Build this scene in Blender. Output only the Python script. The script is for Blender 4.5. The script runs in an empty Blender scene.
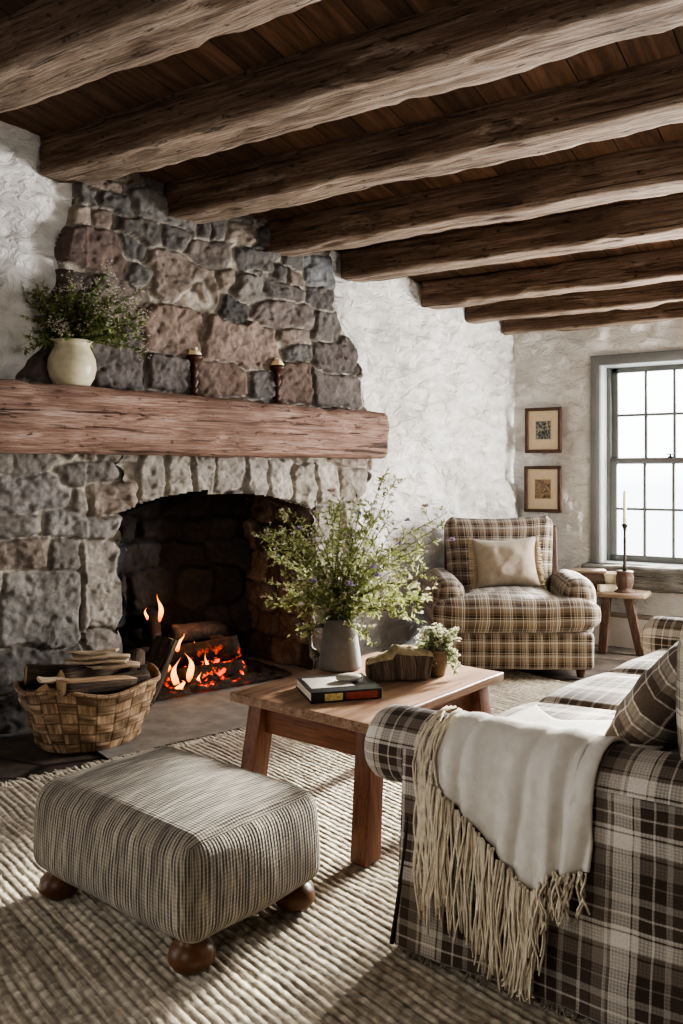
import bpy, math, random
import numpy as np
from mathutils import Vector, Matrix, noise as mnoise

random.seed(7); np.random.seed(7)
PI = math.pi
scene = bpy.context.scene
COL = scene.collection

# ------------------------------------------------------------------ frame of the room
F, HZ, CX, EYE = 850.0, 472.0, 341.5, 1.2
U = np.array([.535, .845]); V = np.array([.845, -.535])          # along the side of the room / along the window wall
Wd = np.array([.769, .64]); N = np.array([.64, -.769])           # along the fireplace wall / its normal into the room
C = np.array([1.29, 6.376])                                      # corner of fireplace wall and window wall
WP = np.array([-1.133, 4.36])                                    # left jamb of the fireplace opening
SL = -.1235                                                      # slope of the lean-to ceiling

def beam_z(u): return 2.213 + SL * u
def uv_pt(u, v, z): p = C + u * U + v * V; return (p[0], p[1], z)
def wall_pt(t, z, d=0.0): p = WP + t * Wd + d * N; return (p[0], p[1], z)
def px_wall(px, py):
    k = (px - CX) / F
    t = (k * 4.36 + 1.133) / (.769 - .64 * k)
    return t, EYE + (HZ - py) * (4.36 + .64 * t) / F

# ------------------------------------------------------------------ mesh helpers
def link(o, parent=None):
    COL.objects.link(o)
    if parent is not None: o.parent = parent
    return o

def mk(name, verts, faces, mats, parent=None, uv=None, loop_uv=None, col=None, midx=None, smooth=True):
    me = bpy.data.meshes.new(name)
    me.from_pydata([tuple(v) for v in verts], [], [tuple(f) for f in faces])
    if not isinstance(mats, (list, tuple)): mats = [mats]
    for m in mats: me.materials.append(m)
    if midx is not None: me.polygons.foreach_set('material_index', list(midx))
    me.polygons.foreach_set('use_smooth', [smooth] * len(me.polygons))
    if uv is not None or loop_uv is not None:
        l = me.uv_layers.new(name='UVMap')
        if loop_uv is None:
            vi = np.zeros(len(me.loops), dtype=np.int32); me.loops.foreach_get('vertex_index', vi)
            arr = np.asarray(uv, dtype=np.float32)[vi].ravel()
        else:
            arr = np.asarray(loop_uv, dtype=np.float32).ravel()
        l.data.foreach_set('uv', arr)
    if col is not None:
        a = me.color_attributes.new('Col', 'FLOAT_COLOR', 'POINT')
        c = np.ones((len(verts), 4), dtype=np.float32); c[:, :np.asarray(col).shape[1]] = np.asarray(col)
        a.data.foreach_set('color', c.ravel())
    me.update()
    return link(bpy.data.objects.new(name, me), parent)

def tag(o, label, cat, group=None):
    o['label'] = label; o['category'] = cat; o['kind'] = 'thing'
    if group: o['group'] = group
    return o

def thing(name, label, cat, loc=(0, 0, 0), rz=0, group=None):
    o = bpy.data.objects.new(name, None); COL.objects.link(o)
    o.empty_display_size = .1
    o.location = loc; o.rotation_euler = (0, 0, rz)
    return tag(o, label, cat, group)

def struct(o): o['kind'] = 'structure'; return o

def copy_tree(o, parent=None):
    c = o.copy(); COL.objects.link(c); c.parent = parent
    for ch in list(o.children): copy_tree(ch, c)
    return c

class MB:
    """collects pieces into one mesh"""
    def __init__(s): s.v = []; s.f = []; s.u = []; s.m = []
    def add(s, v, f, lu=None, mi=0, M=None):
        b = len(s.v)
        if M is not None: v = [M @ Vector(p) for p in v]
        s.v += [tuple(p) for p in v]; s.f += [tuple(i + b for i in q) for q in f]
        if lu is None: lu = [(0, 0)] * sum(len(q) for q in f)
        s.u += list(lu); s.m += [mi] * len(f)
        return s
    def build(s, name, mats, parent=None, smooth=True, col=None):
        return mk(name, s.v, s.f, mats, parent, loop_uv=s.u, midx=s.m, smooth=smooth, col=col)

def rbox(sx, sy, sz, r, n=6, m=3, puff=0.0, puff_side=0.0):
    """rounded box centred at the origin; uv in metres runs on round its corners"""
    h = np.array([sx, sy, sz]) / 2.; r = min(r, h.min() * .999)
    def samples(a, k):
        e = [a - r + r * math.tan(th) for th in np.linspace(0, PI / 4, m + 1)]
        mid = list(np.linspace(-(a - r), a - r, k + 1))
        return sorted(set([round(x, 6) for x in [-q for q in e] + mid + e]))
    S = [samples(h[i], n) for i in range(3)]
    idx, verts, faces, lu = {}, [], [], []
    def vid(p):
        k = tuple(round(float(c), 5) for c in p)
        if k not in idx:
            q = np.clip(p, -(h - r), h - r); d = p - q; L = np.linalg.norm(d)
            w = q + d / L * r if L > 1e-9 else np.array(p, float)
            if puff and abs(p[2]) > h[2] - 1e-6 - r * .999:
                w[2] += math.copysign(puff, p[2]) * (1 - (p[0] / h[0]) ** 2) * (1 - (p[1] / h[1]) ** 2)
            if puff_side:
                fz = 1 - (p[2] / h[2]) ** 2
                if abs(p[1]) > h[1] - 1e-6: w[1] += math.copysign(puff_side, p[1]) * fz * (1 - (p[0] / h[0]) ** 2)
                if abs(p[0]) > h[0] - 1e-6: w[0] += math.copysign(puff_side, p[0]) * fz * (1 - (p[1] / h[1]) ** 2)
            idx[k] = len(verts); verts.append(w)
        return idx[k]
    def uvof(ax, sg, p):
        x, y, z = p
        if ax == 2: return (x, y) if sg > 0 else (x, -y + 3)
        if ax == 1: return (x, -h[1] - (h[2] - z)) if sg < 0 else (-x + 2 * h[0] + 2 * h[1], -h[1] - (h[2] - z))
        return (h[0] + (y + h[1]), -h[1] - (h[2] - z)) if sg > 0 else (-h[0] - (y + h[1]), -h[1] - (h[2] - z))
    for ax in range(3):
        o1, o2 = [(1, 2), (2, 0), (0, 1)][ax]
        for sg in (-1, 1):
            for i in range(len(S[o1]) - 1):
                for j in range(len(S[o2]) - 1):
                    q = []
                    for (a, b) in ((i, j), (i + 1, j), (i + 1, j + 1), (i, j + 1)):
                        p = np.zeros(3); p[ax] = sg * h[ax]; p[o1] = S[o1][a]; p[o2] = S[o2][b]; q.append(p)
                    if sg < 0: q.reverse()
                    ids = [vid(p) for p in q]
                    if len(set(ids)) < 3: continue
                    faces.append(ids); lu += [uvof(ax, sg, p) for p in q]
    return verts, faces, lu

def wobble(verts, amp, freq, seed=0):
    out = []
    for v in verts:
        d = mnoise.noise_vector(Vector((v[0] * freq + seed, v[1] * freq - seed, v[2] * freq + .3 * seed)))
        out.append((v[0] + amp * d[0], v[1] + amp * d[1], v[2] + amp * d[2]))
    return out

def lathe(profile, n=32, ex=1.0, ey=1.0):
    v, f, lu = [], [], []
    for (r, z) in profile:
        for k in range(n):
            a = 2 * PI * k / n; v.append((r * ex * math.cos(a), r * ey * math.sin(a), z))
    for i in range(len(profile) - 1):
        for k in range(n):
            k2 = (k + 1) % n
            f.append((i * n + k, i * n + k2, (i + 1) * n + k2, (i + 1) * n + k))
            lu += [(k / n, i), ((k + 1) / n, i), ((k + 1) / n, i + 1), (k / n, i + 1)]
    return v, f, lu

def tube(pts, rad, n=6, cap=True):
    P = [Vector(p) for p in pts]; v, f, lu = [], [], []
    up = Vector((0.13, .21, 1)).normalized(); L = 0
    for i, p in enumerate(P):
        t = (P[min(i + 1, len(P) - 1)] - P[max(i - 1, 0)])
        t = t.normalized() if t.length > 1e-9 else Vector((0, 0, 1))
        a = t.cross(up)
        if a.length < 1e-3: a = t.cross(Vector((1, 0, 0)))
        a.normalize(); b = t.cross(a)
        r = rad(i / max(1, len(P) - 1)) if callable(rad) else rad
        for k in range(n):
            an = 2 * PI * k / n; v.append(p + r * (math.cos(an) * a + math.sin(an) * b))
    for i in range(len(P) - 1):
        d = (P[i + 1] - P[i]).length
        for k in range(n):
            k2 = (k + 1) % n
            f.append((i * n + k, i * n + k2, (i + 1) * n + k2, (i + 1) * n + k))
            lu += [(k / n, L), ((k + 1) / n, L), ((k + 1) / n, L + d), (k / n, L + d)]
        L += d
    if cap:
        for q in (list(range(n))[::-1], [(len(P) - 1) * n + k for k in range(n)]):
            f.append(q); lu += [(0, 0)] * n
    return v, f, lu

def T(x=0, y=0, z=0, rz=0, rx=0, ry=0, s=1):
    return Matrix.Translation((x, y, z)) @ Matrix.Rotation(rz, 4, 'Z') @ Matrix.Rotation(ry, 4, 'Y') @ Matrix.Rotation(rx, 4, 'X') @ Matrix.Diagonal((s, s, s, 1))

def box_obj(name, sx, sy, sz, M, mat, parent, r=.004, n=2, m=2, wob=0, wf=8, seed=0, puff=0, puff_side=0):
    v, f, lu = rbox(sx, sy, sz, r, n, m, puff, puff_side)
    if wob: v = wobble(v, wob, wf, seed)
    return MB().add(v, f, lu, 0, M).build(name, mat, parent)

# numpy value noise
_TAB = np.random.RandomState(3).rand(256, 256)
def vnoise(x, y):
    xi = np.floor(x).astype(int); yi = np.floor(y).astype(int)
    fx = x - xi; fy = y - yi; fx = fx * fx * (3 - 2 * fx); fy = fy * fy * (3 - 2 * fy)
    a = _TAB[xi & 255, yi & 255]; b = _TAB[(xi + 1) & 255, yi & 255]; c = _TAB[xi & 255, (yi + 1) & 255]; d = _TAB[(xi + 1) & 255, (yi + 1) & 255]
    return (a * (1 - fx) + b * fx) * (1 - fy) + (c * (1 - fx) + d * fx) * fy - .5
def fbm(x, y, o=4, g=.5):
    s = 0; a = 1
    for i in range(o):
        s = s + a * vnoise(x * 2 ** i + 17.3 * i, y * 2 ** i + 9.1 * i); a *= g
    return s

def grid_faces(nx, ny, keep=None):
    i, j = np.meshgrid(np.arange(nx - 1), np.arange(ny - 1), indexing='ij')
    a = (i * ny + j).ravel(); q = np.stack([a, a + ny, a + ny + 1, a + 1], 1)
    if keep is not None:
        k = keep.ravel(); q = q[k[q].all(1)]
    return q

def grid_obj(name, P, nx, ny, mat, parent=None, keep=None, uv=None, col=None, flip=False):
    q = grid_faces(nx, ny, keep)
    if flip: q = q[:, ::-1]
    used = np.unique(q); rm = -np.ones(nx * ny, int); rm[used] = np.arange(len(used))
    return mk(name, P[used].tolist(), rm[q].tolist(), mat, parent, uv=None if uv is None else uv[used], col=None if col is None else col[used])

# ------------------------------------------------------------------ materials
def lin(h):
    if isinstance(h, str):
        c = [int(h[i:i + 2], 16) / 255 for i in (0, 2, 4)]
        return tuple(((x / 12.92) if x <= .04045 else ((x + .055) / 1.055) ** 2.4) for x in c) + (1,)
    return h
class NT:
    def __init__(s, name):
        s.m = bpy.data.materials.new(name); s.m.use_nodes = True
        s.t = s.m.node_tree; s.t.nodes.clear()
        s.out = s.n('ShaderNodeOutputMaterial')
        s.b = s.n('ShaderNodeBsdfPrincipled'); s.l(s.b.outputs[0], s.out.inputs[0])
        s.b.inputs['Specular IOR Level'].default_value = .25
    def l(s, a, b): s.t.links.new(a, b)
    def n(s, typ, ins=None, **kw):
        x = s.t.nodes.new(typ)
        for k, v in kw.items(): setattr(x, k, v)
        for k, v in (ins or {}).items(): s.set(x.inputs[k], v)
        return x
    def set(s, sock, v):
        if hasattr(v, 'is_output'): s.l(v, sock)
        elif isinstance(v, str): sock.default_value = lin(v)
        else: sock.default_value = v
    def coord(s, kind='Object'): return s.n('ShaderNodeTexCoord').outputs[kind]
    def map(s, vec, scale=(1, 1, 1), rot=(0, 0, 0), loc=(0, 0, 0)):
        return s.n('ShaderNodeMapping', {'Vector': vec, 'Scale': scale, 'Rotation': rot, 'Location': loc}).outputs[0]
    def noise(s, vec, sc, det=4, rough=.55, dist=0):
        return s.n('ShaderNodeTexNoise', {'Vector': vec, 'Scale': sc, 'Detail': det, 'Roughness': rough, 'Distortion': dist}).outputs[0]
    def vor(s, vec, sc, feat='F1', out='Distance'):
        return s.n('ShaderNodeTexVoronoi', {'Vector': vec, 'Scale': sc}, feature=feat).outputs[out]
    def ramp(s, fac, els, interp='LINEAR'):
        r = s.n('ShaderNodeValToRGB', {'Fac': fac}); cr = r.color_ramp; cr.interpolation = interp
        while len(cr.elements) < len(els): cr.elements.new(.5)
        for e, (p, c) in zip(cr.elements, els): e.position = p; e.color = lin(c)
        return r.outputs[0]
    def mix(s, fac, a, b, mode='MIX'):
        x = s.n('ShaderNodeMix', data_type='RGBA', blend_type=mode)
        s.set(x.inputs[0], fac); s.set(x.inputs[6], a); s.set(x.inputs[7], b); return x.outputs[2]
    def math(s, op, a, b=None, c=None):
        x = s.n('ShaderNodeMath', operation=op); s.set(x.inputs[0], a)
        if b is not None: s.set(x.inputs[1], b)
        if c is not None: s.set(x.inputs[2], c)
        return x.outputs[0]
    def sep(s, vec):
        x = s.n('ShaderNodeSeparateXYZ', {0: vec}); return x.outputs
    def attr(s): return s.n('ShaderNodeVertexColor', layer_name='Col').outputs[0]
    def bump(s, h, strength=.3, dist=.01, prev=None):
        ins = {'Strength': strength, 'Distance': dist, 'Height': h}
        if prev is not None: ins['Normal'] = prev
        return s.n('ShaderNodeBump', ins).outputs[0]
    def fin(s, color=None, rough=.8, normal=None, **kw):
        if color is not None: s.set(s.b.inputs['Base Color'], color)
        s.set(s.b.inputs['Roughness'], rough)
        if normal is not None: s.l(normal, s.b.inputs['Normal'])
        for k, v in kw.items(): s.set(s.b.inputs[k.replace('_', ' ')], v)
        return s.m

def m_plain(name, c, rough=.7, var=.25, sc=20, bump=.15, bd=.004, **kw):
    g = NT(name); co = g.coord(); n = g.noise(co, sc, 5)
    c = lin(c); d = tuple(x * (1 - var) for x in c[:3]) + (1,); b = tuple(min(1, x * (1 + var)) for x in c[:3]) + (1,)
    return g.fin(g.ramp(n, [(.3, d), (.7, b)]), rough, g.bump(g.noise(co, sc * 3, 6), bump, bd), **kw)

def m_wood(name, dark, mid, light, axis=0, sc=1.0, rough=.55, bump=.4, bd=.004, crack=True, blot=0.5, uvs=False):
    """grain along the given object axis (or along uv.y for swept pieces)"""
    g = NT(name); co = g.coord('UV' if uvs else 'Object')
    s = [9 * sc] * 3; s[axis] = .6 * sc
    a = g.map(co, tuple(s)); n1 = g.noise(a, 3.0, 8, .65, .6)
    s2 = [40 * sc] * 3; s2[axis] = 1.0 * sc
    n2 = g.noise(g.map(co, tuple(s2)), 2.2, 4, .6)
    big = g.noise(co, 1.6 * sc, 3)
    s4 = [150 * sc] * 3; s4[axis] = 7.0 * sc
    n4 = g.noise(g.map(co, tuple(s4)), 1.0, 4, .7)
    f = g.math('ADD', g.math('ADD', g.math('MULTIPLY', n1, .4), g.math('MULTIPLY', n2, .25)), g.math('MULTIPLY', n4, .35))
    col = g.ramp(f, [(.38, dark), (.5, mid), (.62, light)])
    if blot: col = g.mix(g.math('MULTIPLY', g.ramp(big, [(.35, (1, 1, 1, 1)), (.65, (0, 0, 0, 1))]), blot), col, dark)
    h = f
    if crack:
        s3 = [16 * sc] * 3; s3[axis] = .55 * sc
        cr = g.noise(g.map(co, tuple(s3), loc=(3, 5, 7)), 2.0, 5, .6, 1.2)
        cm = g.ramp(cr, [(.33, (0, 0, 0, 1)), (.4, (1, 1, 1, 1))])
        col = g.mix(g.math('MULTIPLY', g.math('SUBTRACT', 1.0, cm), .8), col, tuple(x * .25 for x in lin(dark)[:3]) + (1,))
        s5 = [45 * sc] * 3; s5[axis] = 14 * sc
        pit = g.ramp(g.noise(g.map(co, tuple(s5)), 1.0, 3, .6), [(.3, (0, 0, 0, 1)), (.37, (1, 1, 1, 1))])
        col = g.mix(g.math('MULTIPLY', g.math('SUBTRACT', 1.0, pit), .7), col, tuple(x * .3 for x in lin(dark)[:3]) + (1,))
        h = g.math('ADD', g.math('ADD', f, g.math('MULTIPLY', pit, .4)), g.math('MULTIPLY', cm, .7))
    return g.fin(col, rough, g.bump(h, bump, bd))

def m_plaid(name, pu, pv, ru, rv, thread=420, rough=.95, mixs=.5, tint=None, warp=.004):
    g = NT(name); uv = g.coord('UV')
    w = g.n('ShaderNodeTexNoise', {'Vector': uv, 'Scale': 9.0, 'Detail': 2.0}).outputs['Color']
    wv = g.n('ShaderNodeVectorMath', {0: w, 1: (.5, .5, .5)}, operation='SUBTRACT').outputs[0]
    wv = g.n('ShaderNodeVectorMath', {0: wv, 'Scale': warp * 2}, operation='SCALE').outputs[0]
    uvw = g.n('ShaderNodeVectorMath', {0: uv, 1: wv}, operation='ADD').outputs[0]
    x, y, _ = g.sep(uvw)
    cu = g.ramp(g.math('FRACT', g.math('MULTIPLY', x, 1 / pu)), ru, 'CONSTANT')
    cv = g.ramp(g.math('FRACT', g.math('MULTIPLY', y, 1 / pv)), rv, 'CONSTANT')
    tw = g.math('ADD', g.math('SINE', g.math('MULTIPLY', x, thread * 2)), g.math('SINE', g.math('MULTIPLY', y, thread * 2)))
    fac = g.math('ADD', mixs, g.math('MULTIPLY', tw, .09))
    c = g.mix(fac, cu, cv)
    gr = g.noise(g.map(uv, (260, 260, 260)), 1.0, 3, .7)
    c = g.mix(.55, c, g.ramp(gr, [(.3, (.35, .35, .35, 1)), (.7, (1, 1, 1, 1))]), 'MULTIPLY')
    c = g.mix(1.0, c, (1.25, 1.25, 1.25, 1), 'MULTIPLY')
    if tint: c = g.mix(1.0, c, tint, 'MULTIPLY')
    nb = g.bump(gr, .35, .002, g.bump(g.noise(uv, 14, 3), .3, .012))
    return g.fin(c, rough, nb, Sheen_Weight=.1)

def stripes(seq):
    tot = sum(w for w, _ in seq); p = 0; out = []
    for w, c in seq: out.append((p / tot, c)); p += w
    return out

# plaster
def make_plaster():
    g = NT('lime_plaster'); co = g.coord()
    n = g.noise(co, 2.2, 5, .6)
    big = g.noise(co, .8, 2)
    col = g.mix(g.ramp(n, [(.35, (0, 0, 0, 1)), (.62, (1, 1, 1, 1))]), 'CFCCC6', 'EDEBE6')
    col = g.mix(g.math('MULTIPLY', g.ramp(g.noise(co, 7, 7, .75, 1.5), [(.28, (1, 1, 1, 1)), (.4, (0, 0, 0, 1))]), .35), col, '8F8C88')
    h1 = g.noise(g.map(co, (1, 1, 1.6)), 9, 6, .62, .8)
    nb = g.bump(g.noise(co, 45, 4, .6), .25, .006, g.bump(h1, 1.0, .07))
    return g.fin(col, .92, nb)
def make_stone():
    g = NT('field_stone'); co = g.coord(); a = g.attr()
    n = g.noise(co, 30, 8, .7); n2 = g.noise(co, 9, 5, .6, .6)
    c = g.mix(1.0, a, g.ramp(n2, [(.25, (.8, .79, .78, 1)), (.5, (1.05, 1.03, 1.0, 1)), (.75, (1.35, 1.32, 1.28, 1))]), 'MULTIPLY')
    c = g.mix(.8, c, g.ramp(n, [(.3, (.5, .5, .5, 1)), (.6, (1.2, 1.2, 1.2, 1))]), 'MULTIPLY')
    v = g.ramp(g.noise(co, 60, 3, .6), [(.62, (0, 0, 0, 1)), (.72, (1, 1, 1, 1))])
    c = g.mix(g.math('MULTIPLY', v, .35), c, g.mix(1.0, a, (1.9, 1.85, 1.8, 1), 'MULTIPLY'))
    nb = g.bump(g.noise(co, 60, 8, .75), .6, .008, g.bump(g.noise(g.map(co, (1, 1, 2.2)), 16, 5, .6, 1.0), .25, .008))
    return g.fin(c, .85, nb)
def make_rug():
    g = NT('woven_wool_rope'); uv = g.coord('UV'); a = g.attr()
    x, y, _ = g.sep(uv)
    st = g.noise(g.map(uv, (3.0, 60, 1)), 1.0, 4, .6)
    kn = g.noise(g.map(uv, (45, 28, 1)), 1.0, 3, .6)
    c = g.ramp(st, [(.28, '6A5E50'), (.45, 'A79C8A'), (.58, 'C9C0AF'), (.75, '8B7F6E')])
    c = g.mix(.75, c, g.ramp(kn, [(.3, (.45, .43, .4, 1)), (.6, (1.1, 1.1, 1.1, 1))]), 'MULTIPLY')
    c = g.mix(1.0, c, a, 'MULTIPLY')
    f = g.noise(g.map(uv, (220, 320, 1)), 1.0, 3, .7)
    return g.fin(c, .97, g.bump(f, .4, .003, g.bump(kn, .5, .008)), Sheen_Weight=.1)
def make_ottoman():
    g = NT('ribbed_stripe_fabric'); uv = g.coord('UV')
    w = g.noise(g.map(uv, (5, 5, 1)), 1.0, 2); w2 = g.noise(g.map(uv, (60, 6, 1)), 1.0, 2)
    x, y, _ = g.sep(uv)
    xx = g.math('ADD', x, g.math('ADD', g.math('MULTIPLY', w, .012), g.math('MULTIPLY', w2, .006)))
    s = g.math('SINE', g.math('MULTIPLY', xx, 2 * PI / .0105))
    s2 = g.math('SINE', g.math('MULTIPLY', y, 2 * PI / .010))
    big = g.noise(g.map(uv, (22, 2, 1)), 1.0, 3, .6)
    base = g.ramp(big, [(.3, '7D7468'), (.5, 'A79D8D'), (.7, 'BFB5A3')])
    thin = g.ramp(s, [(.0, (1, 1, 1, 1)), (.22, (1, 1, 1, 1)), (.5, (0, 0, 0, 1))])
    thin = g.math('MULTIPLY', thin, g.ramp(g.noise(g.map(uv, (70, 9, 1)), 1.0, 2), [(.35, (.25, .25, .25, 1)), (.55, (1, 1, 1, 1))]))
    c = g.mix(g.math('MULTIPLY', thin, .85), base, '2A2623')
    c = g.mix(g.math('MULTIPLY', g.ramp(s2, [(0, (1, 1, 1, 1)), (.3, (0, 0, 0, 1))]), .18), c, '3A342E')
    h = g.math('ADD', g.math('MULTIPLY', s, .5), g.math('MULTIPLY', s2, .25))
    return g.fin(c, .95, g.bump(h, .5, .004, g.bump(g.noise(g.map(uv, (300, 300, 1)), 1, 3), .3, .002)), Sheen_Weight=.1)
def make_ceiling():
    g = NT('ceiling_boards'); uv = g.coord('UV'); x, y, _ = g.sep(uv)
    k = g.math('MULTIPLY', x, 1 / .19); fr = g.math('FRACT', k); idx = g.math('FLOOR', k)
    gap = g.math('LESS_THAN', fr, .03)
    wn = g.n('ShaderNodeTexWhiteNoise', {'W': idx}, noise_dimensions='1D').outputs[0]
    gr = g.noise(g.map(uv, (14, 1.2, 1)), 1.5, 7, .65, .7)
    c = g.ramp(gr, [(.3, '36281F'), (.5, '57402F'), (.7, '735847')])
    c = g.mix(1.0, c, g.ramp(wn, [(0, (.6, .6, .6, 1)), (1, (1.2, 1.15, 1.1, 1))]), 'MULTIPLY')
    c = g.mix(gap, c, '080504')
    return g.fin(c, .7, g.bump(g.math('SUBTRACT', gr, gap), .4, .006))
def make_floor():
    g = NT('dark_floor_flags'); co = g.coord()
    n = g.noise(co, 6, 7, .65); e = g.vor(g.map(co, (1.7, 2.2, 1)), 1.0, 'DISTANCE_TO_EDGE')
    c = g.ramp(n, [(.3, '2B2623'), (.55, '4E463E'), (.75, '6F6558')])
    j = g.ramp(e, [(.008, (0, 0, 0, 1)), (.03, (1, 1, 1, 1))])
    c = g.mix(j, '1C1815', c)
    return g.fin(c, .6, g.bump(g.math('ADD', n, g.math('MULTIPLY', j, .5)), .4, .01))
def make_glass():
    g = NT('window_glass'); g.t.nodes.remove(g.b)
    tr = g.n('ShaderNodeBsdfTransparent', {0: (.96, .98, .98, 1)}); gl = g.n('ShaderNodeBsdfGlossy', {'Roughness': .02})
    fr = g.n('ShaderNodeFresnel', {'IOR': 1.25}); mx = g.n('ShaderNodeMixShader', {0: fr.outputs[0], 1: tr.outputs[0], 2: gl.outputs[0]})
    g.l(mx.outputs[0], g.out.inputs[0]); return g.m
def make_flame():
    g = NT('flame_gas'); g.t.nodes.remove(g.b)
    z = g.sep(g.coord('Generated'))[2]
    lw = g.n('ShaderNodeLayerWeight', {0: .35}).outputs['Facing']
    col = g.ramp(z, [(0, 'C04A10'), (.25, 'FF9A30'), (.6, 'FFC060'), (1, 'FF7A20')])
    em = g.n('ShaderNodeEmission', {0: col, 1: 3.2}); tr = g.n('ShaderNodeBsdfTransparent')
    a = g.math('MULTIPLY', g.math('SUBTRACT', 1.0, lw), g.ramp(z, [(0, (.55, .55, .55, 1)), (.3, (1, 1, 1, 1)), (1, (.35, .35, .35, 1))]))
    mx = g.n('ShaderNodeMixShader', {0: a, 1: tr.outputs[0], 2: em.outputs[0]})
    g.l(mx.outputs[0], g.out.inputs[0]); return g.m
def make_charlog():
    g = NT('charred_log'); co = g.coord(); n = g.noise(co, 26, 6, .7)
    c = g.ramp(n, [(.3, '0D0A09'), (.55, '2C2019'), (.75, '5A4636')])
    hot = g.ramp(g.noise(co, 11, 4, .6), [(.6, (0, 0, 0, 1)), (.72, (1, 1, 1, 1))])
    zz = g.ramp(g.sep(g.n('ShaderNodeNewGeometry').outputs['Position'])[2], [(.0, (1, 1, 1, 1)), (.22, (0, 0, 0, 1))])
    return g.fin(c, .9, g.bump(n, .6, .01), Emission_Color='FF4A10', Emission_Strength=g.math('MULTIPLY', g.math('MULTIPLY', hot, zz), 5.0))
def make_ember():
    g = NT('ember_bed'); co = g.coord(); n = g.noise(co, 38, 5, .7)
    c = g.ramp(n, [(.3, '0B0908'), (.6, '39302B'), (.8, '6B625B')])
    hot = g.ramp(g.noise(co, 22, 4, .6), [(.57, (0, 0, 0, 1)), (.7, (1, 1, 1, 1))])
    ds = g.n('ShaderNodeVectorMath', {0: co, 1: wall_pt(.5, .02, -.12)}, operation='DISTANCE').outputs['Value']
    hot = g.math('MULTIPLY', hot, g.ramp(ds, [(.1, (1, 1, 1, 1)), (.32, (0, 0, 0, 1))]))
    return g.fin(c, .95, g.bump(n, .8, .02), Emission_Color='FF3A0A', Emission_Strength=g.math('MULTIPLY', hot, 3.0))
def make_leaf(name, cols, rough=.6):
    g = NT(name); r = g.n('ShaderNodeNewGeometry').outputs['Random Per Island']
    c = g.ramp(r, [(i / (len(cols) - 1), k) for i, k in enumerate(cols)])
    tl = g.n('ShaderNodeBsdfTranslucent', {0: c}); g.set(g.b.inputs['Base Color'], c); g.b.inputs['Roughness'].default_value = rough
    mx = g.n('ShaderNodeMixShader', {0: .35, 1: g.b.outputs[0], 2: tl.outputs[0]}); g.l(mx.outputs[0], g.out.inputs[0]); return g.m
def make_print(name, bg, ink, mid, sc, seed):
    g = NT(name); co = g.map(g.coord('Generated'), (1, 1, 1), loc=(seed, seed, seed))
    x, y, z = g.sep(g.coord('Generated'))
    n = g.noise(co, sc, 6, .7, .8)
    c = g.ramp(n, [(.38, ink), (.5, mid), (.64, bg)])
    edge = g.math('MULTIPLY', g.math('MULTIPLY', g.math('LESS_THAN', g.math('ABSOLUTE', g.math('SUBTRACT', x, .5)), .47), 1.0), g.math('LESS_THAN', g.math('ABSOLUTE', g.math('SUBTRACT', z, .5)), .47))
    return g.fin(g.mix(edge, bg, c), .8)
def make_weave(name, d, m, l, sc=(40, 40, 40), k=.5):
    g = NT(name); uv = g.map(g.coord('UV'), sc); n = g.noise(g.coord('UV'), 25, 5)
    x, y, _ = g.sep(uv)
    w = g.math('MULTIPLY', g.math('SINE', x), g.math('SINE', y))
    c = g.ramp(n, [(.3, d), (.5, m), (.7, l)])
    c = g.mix(k, c, g.ramp(w, [(0, (.55, .53, .5, 1)), (.6, (1.1, 1.1, 1.1, 1))]), 'MULTIPLY')
    return g.fin(c, .95, g.bump(w, k, .004, g.bump(g.noise(g.coord('UV'), 60, 4), .4, .004)), Sheen_Weight=.2)

M = {}
M['plaster'] = make_plaster(); M['stone'] = make_stone(); M['rug'] = make_rug(); M['ottoman'] = make_ottoman()
M['ceiling'] = make_ceiling(); M['floor'] = make_floor(); M['glass'] = make_glass(); M['flame'] = make_flame()
M['charlog'] = make_charlog(); M['ember'] = make_ember()
M['dim_wall'] = m_plain('unseen_wall_dark', '6B6055', .9, .15, 4, .3)  # unseen walls, coloured dark to cut the light they bounce
M['soot'] = m_plain('sooty_lining', '1A1614', .95, .4, 12, .5, .01)
M['hearth'] = m_plain('slate_hearth', '7A7670', .75, .3, 9, .4, .008)
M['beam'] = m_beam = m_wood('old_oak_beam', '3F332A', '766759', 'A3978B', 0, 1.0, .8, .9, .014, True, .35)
def shade_by_facing(m):
    # light put into the colour: undersides paler; sides darker, partly for browner wood
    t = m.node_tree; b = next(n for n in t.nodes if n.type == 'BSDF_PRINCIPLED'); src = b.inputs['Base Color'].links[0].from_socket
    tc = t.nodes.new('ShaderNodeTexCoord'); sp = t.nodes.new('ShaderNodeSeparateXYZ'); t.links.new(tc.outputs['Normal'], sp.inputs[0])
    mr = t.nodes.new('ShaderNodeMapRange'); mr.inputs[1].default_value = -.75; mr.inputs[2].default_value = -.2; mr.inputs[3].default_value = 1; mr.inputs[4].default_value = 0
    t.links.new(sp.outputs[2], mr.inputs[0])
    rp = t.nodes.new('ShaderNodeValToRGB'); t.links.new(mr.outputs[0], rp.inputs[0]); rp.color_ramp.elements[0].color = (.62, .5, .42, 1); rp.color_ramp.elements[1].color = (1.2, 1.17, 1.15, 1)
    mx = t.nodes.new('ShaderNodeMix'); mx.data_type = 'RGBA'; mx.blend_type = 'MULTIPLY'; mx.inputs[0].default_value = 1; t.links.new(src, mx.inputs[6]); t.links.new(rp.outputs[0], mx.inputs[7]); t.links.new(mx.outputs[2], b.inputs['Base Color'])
shade_by_facing(m_beam)
M['mantel'] = m_wood('mantel_oak', '4A362C', '876A5C', 'AE998C', 0, 1.2, .75, .9, .012, True, .6)
M['table'] = m_wood('cherry_table', '5E4434', '8A6C56', 'AA8F78', 0, 1.3, .42, .25, .002, False, .25)
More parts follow.
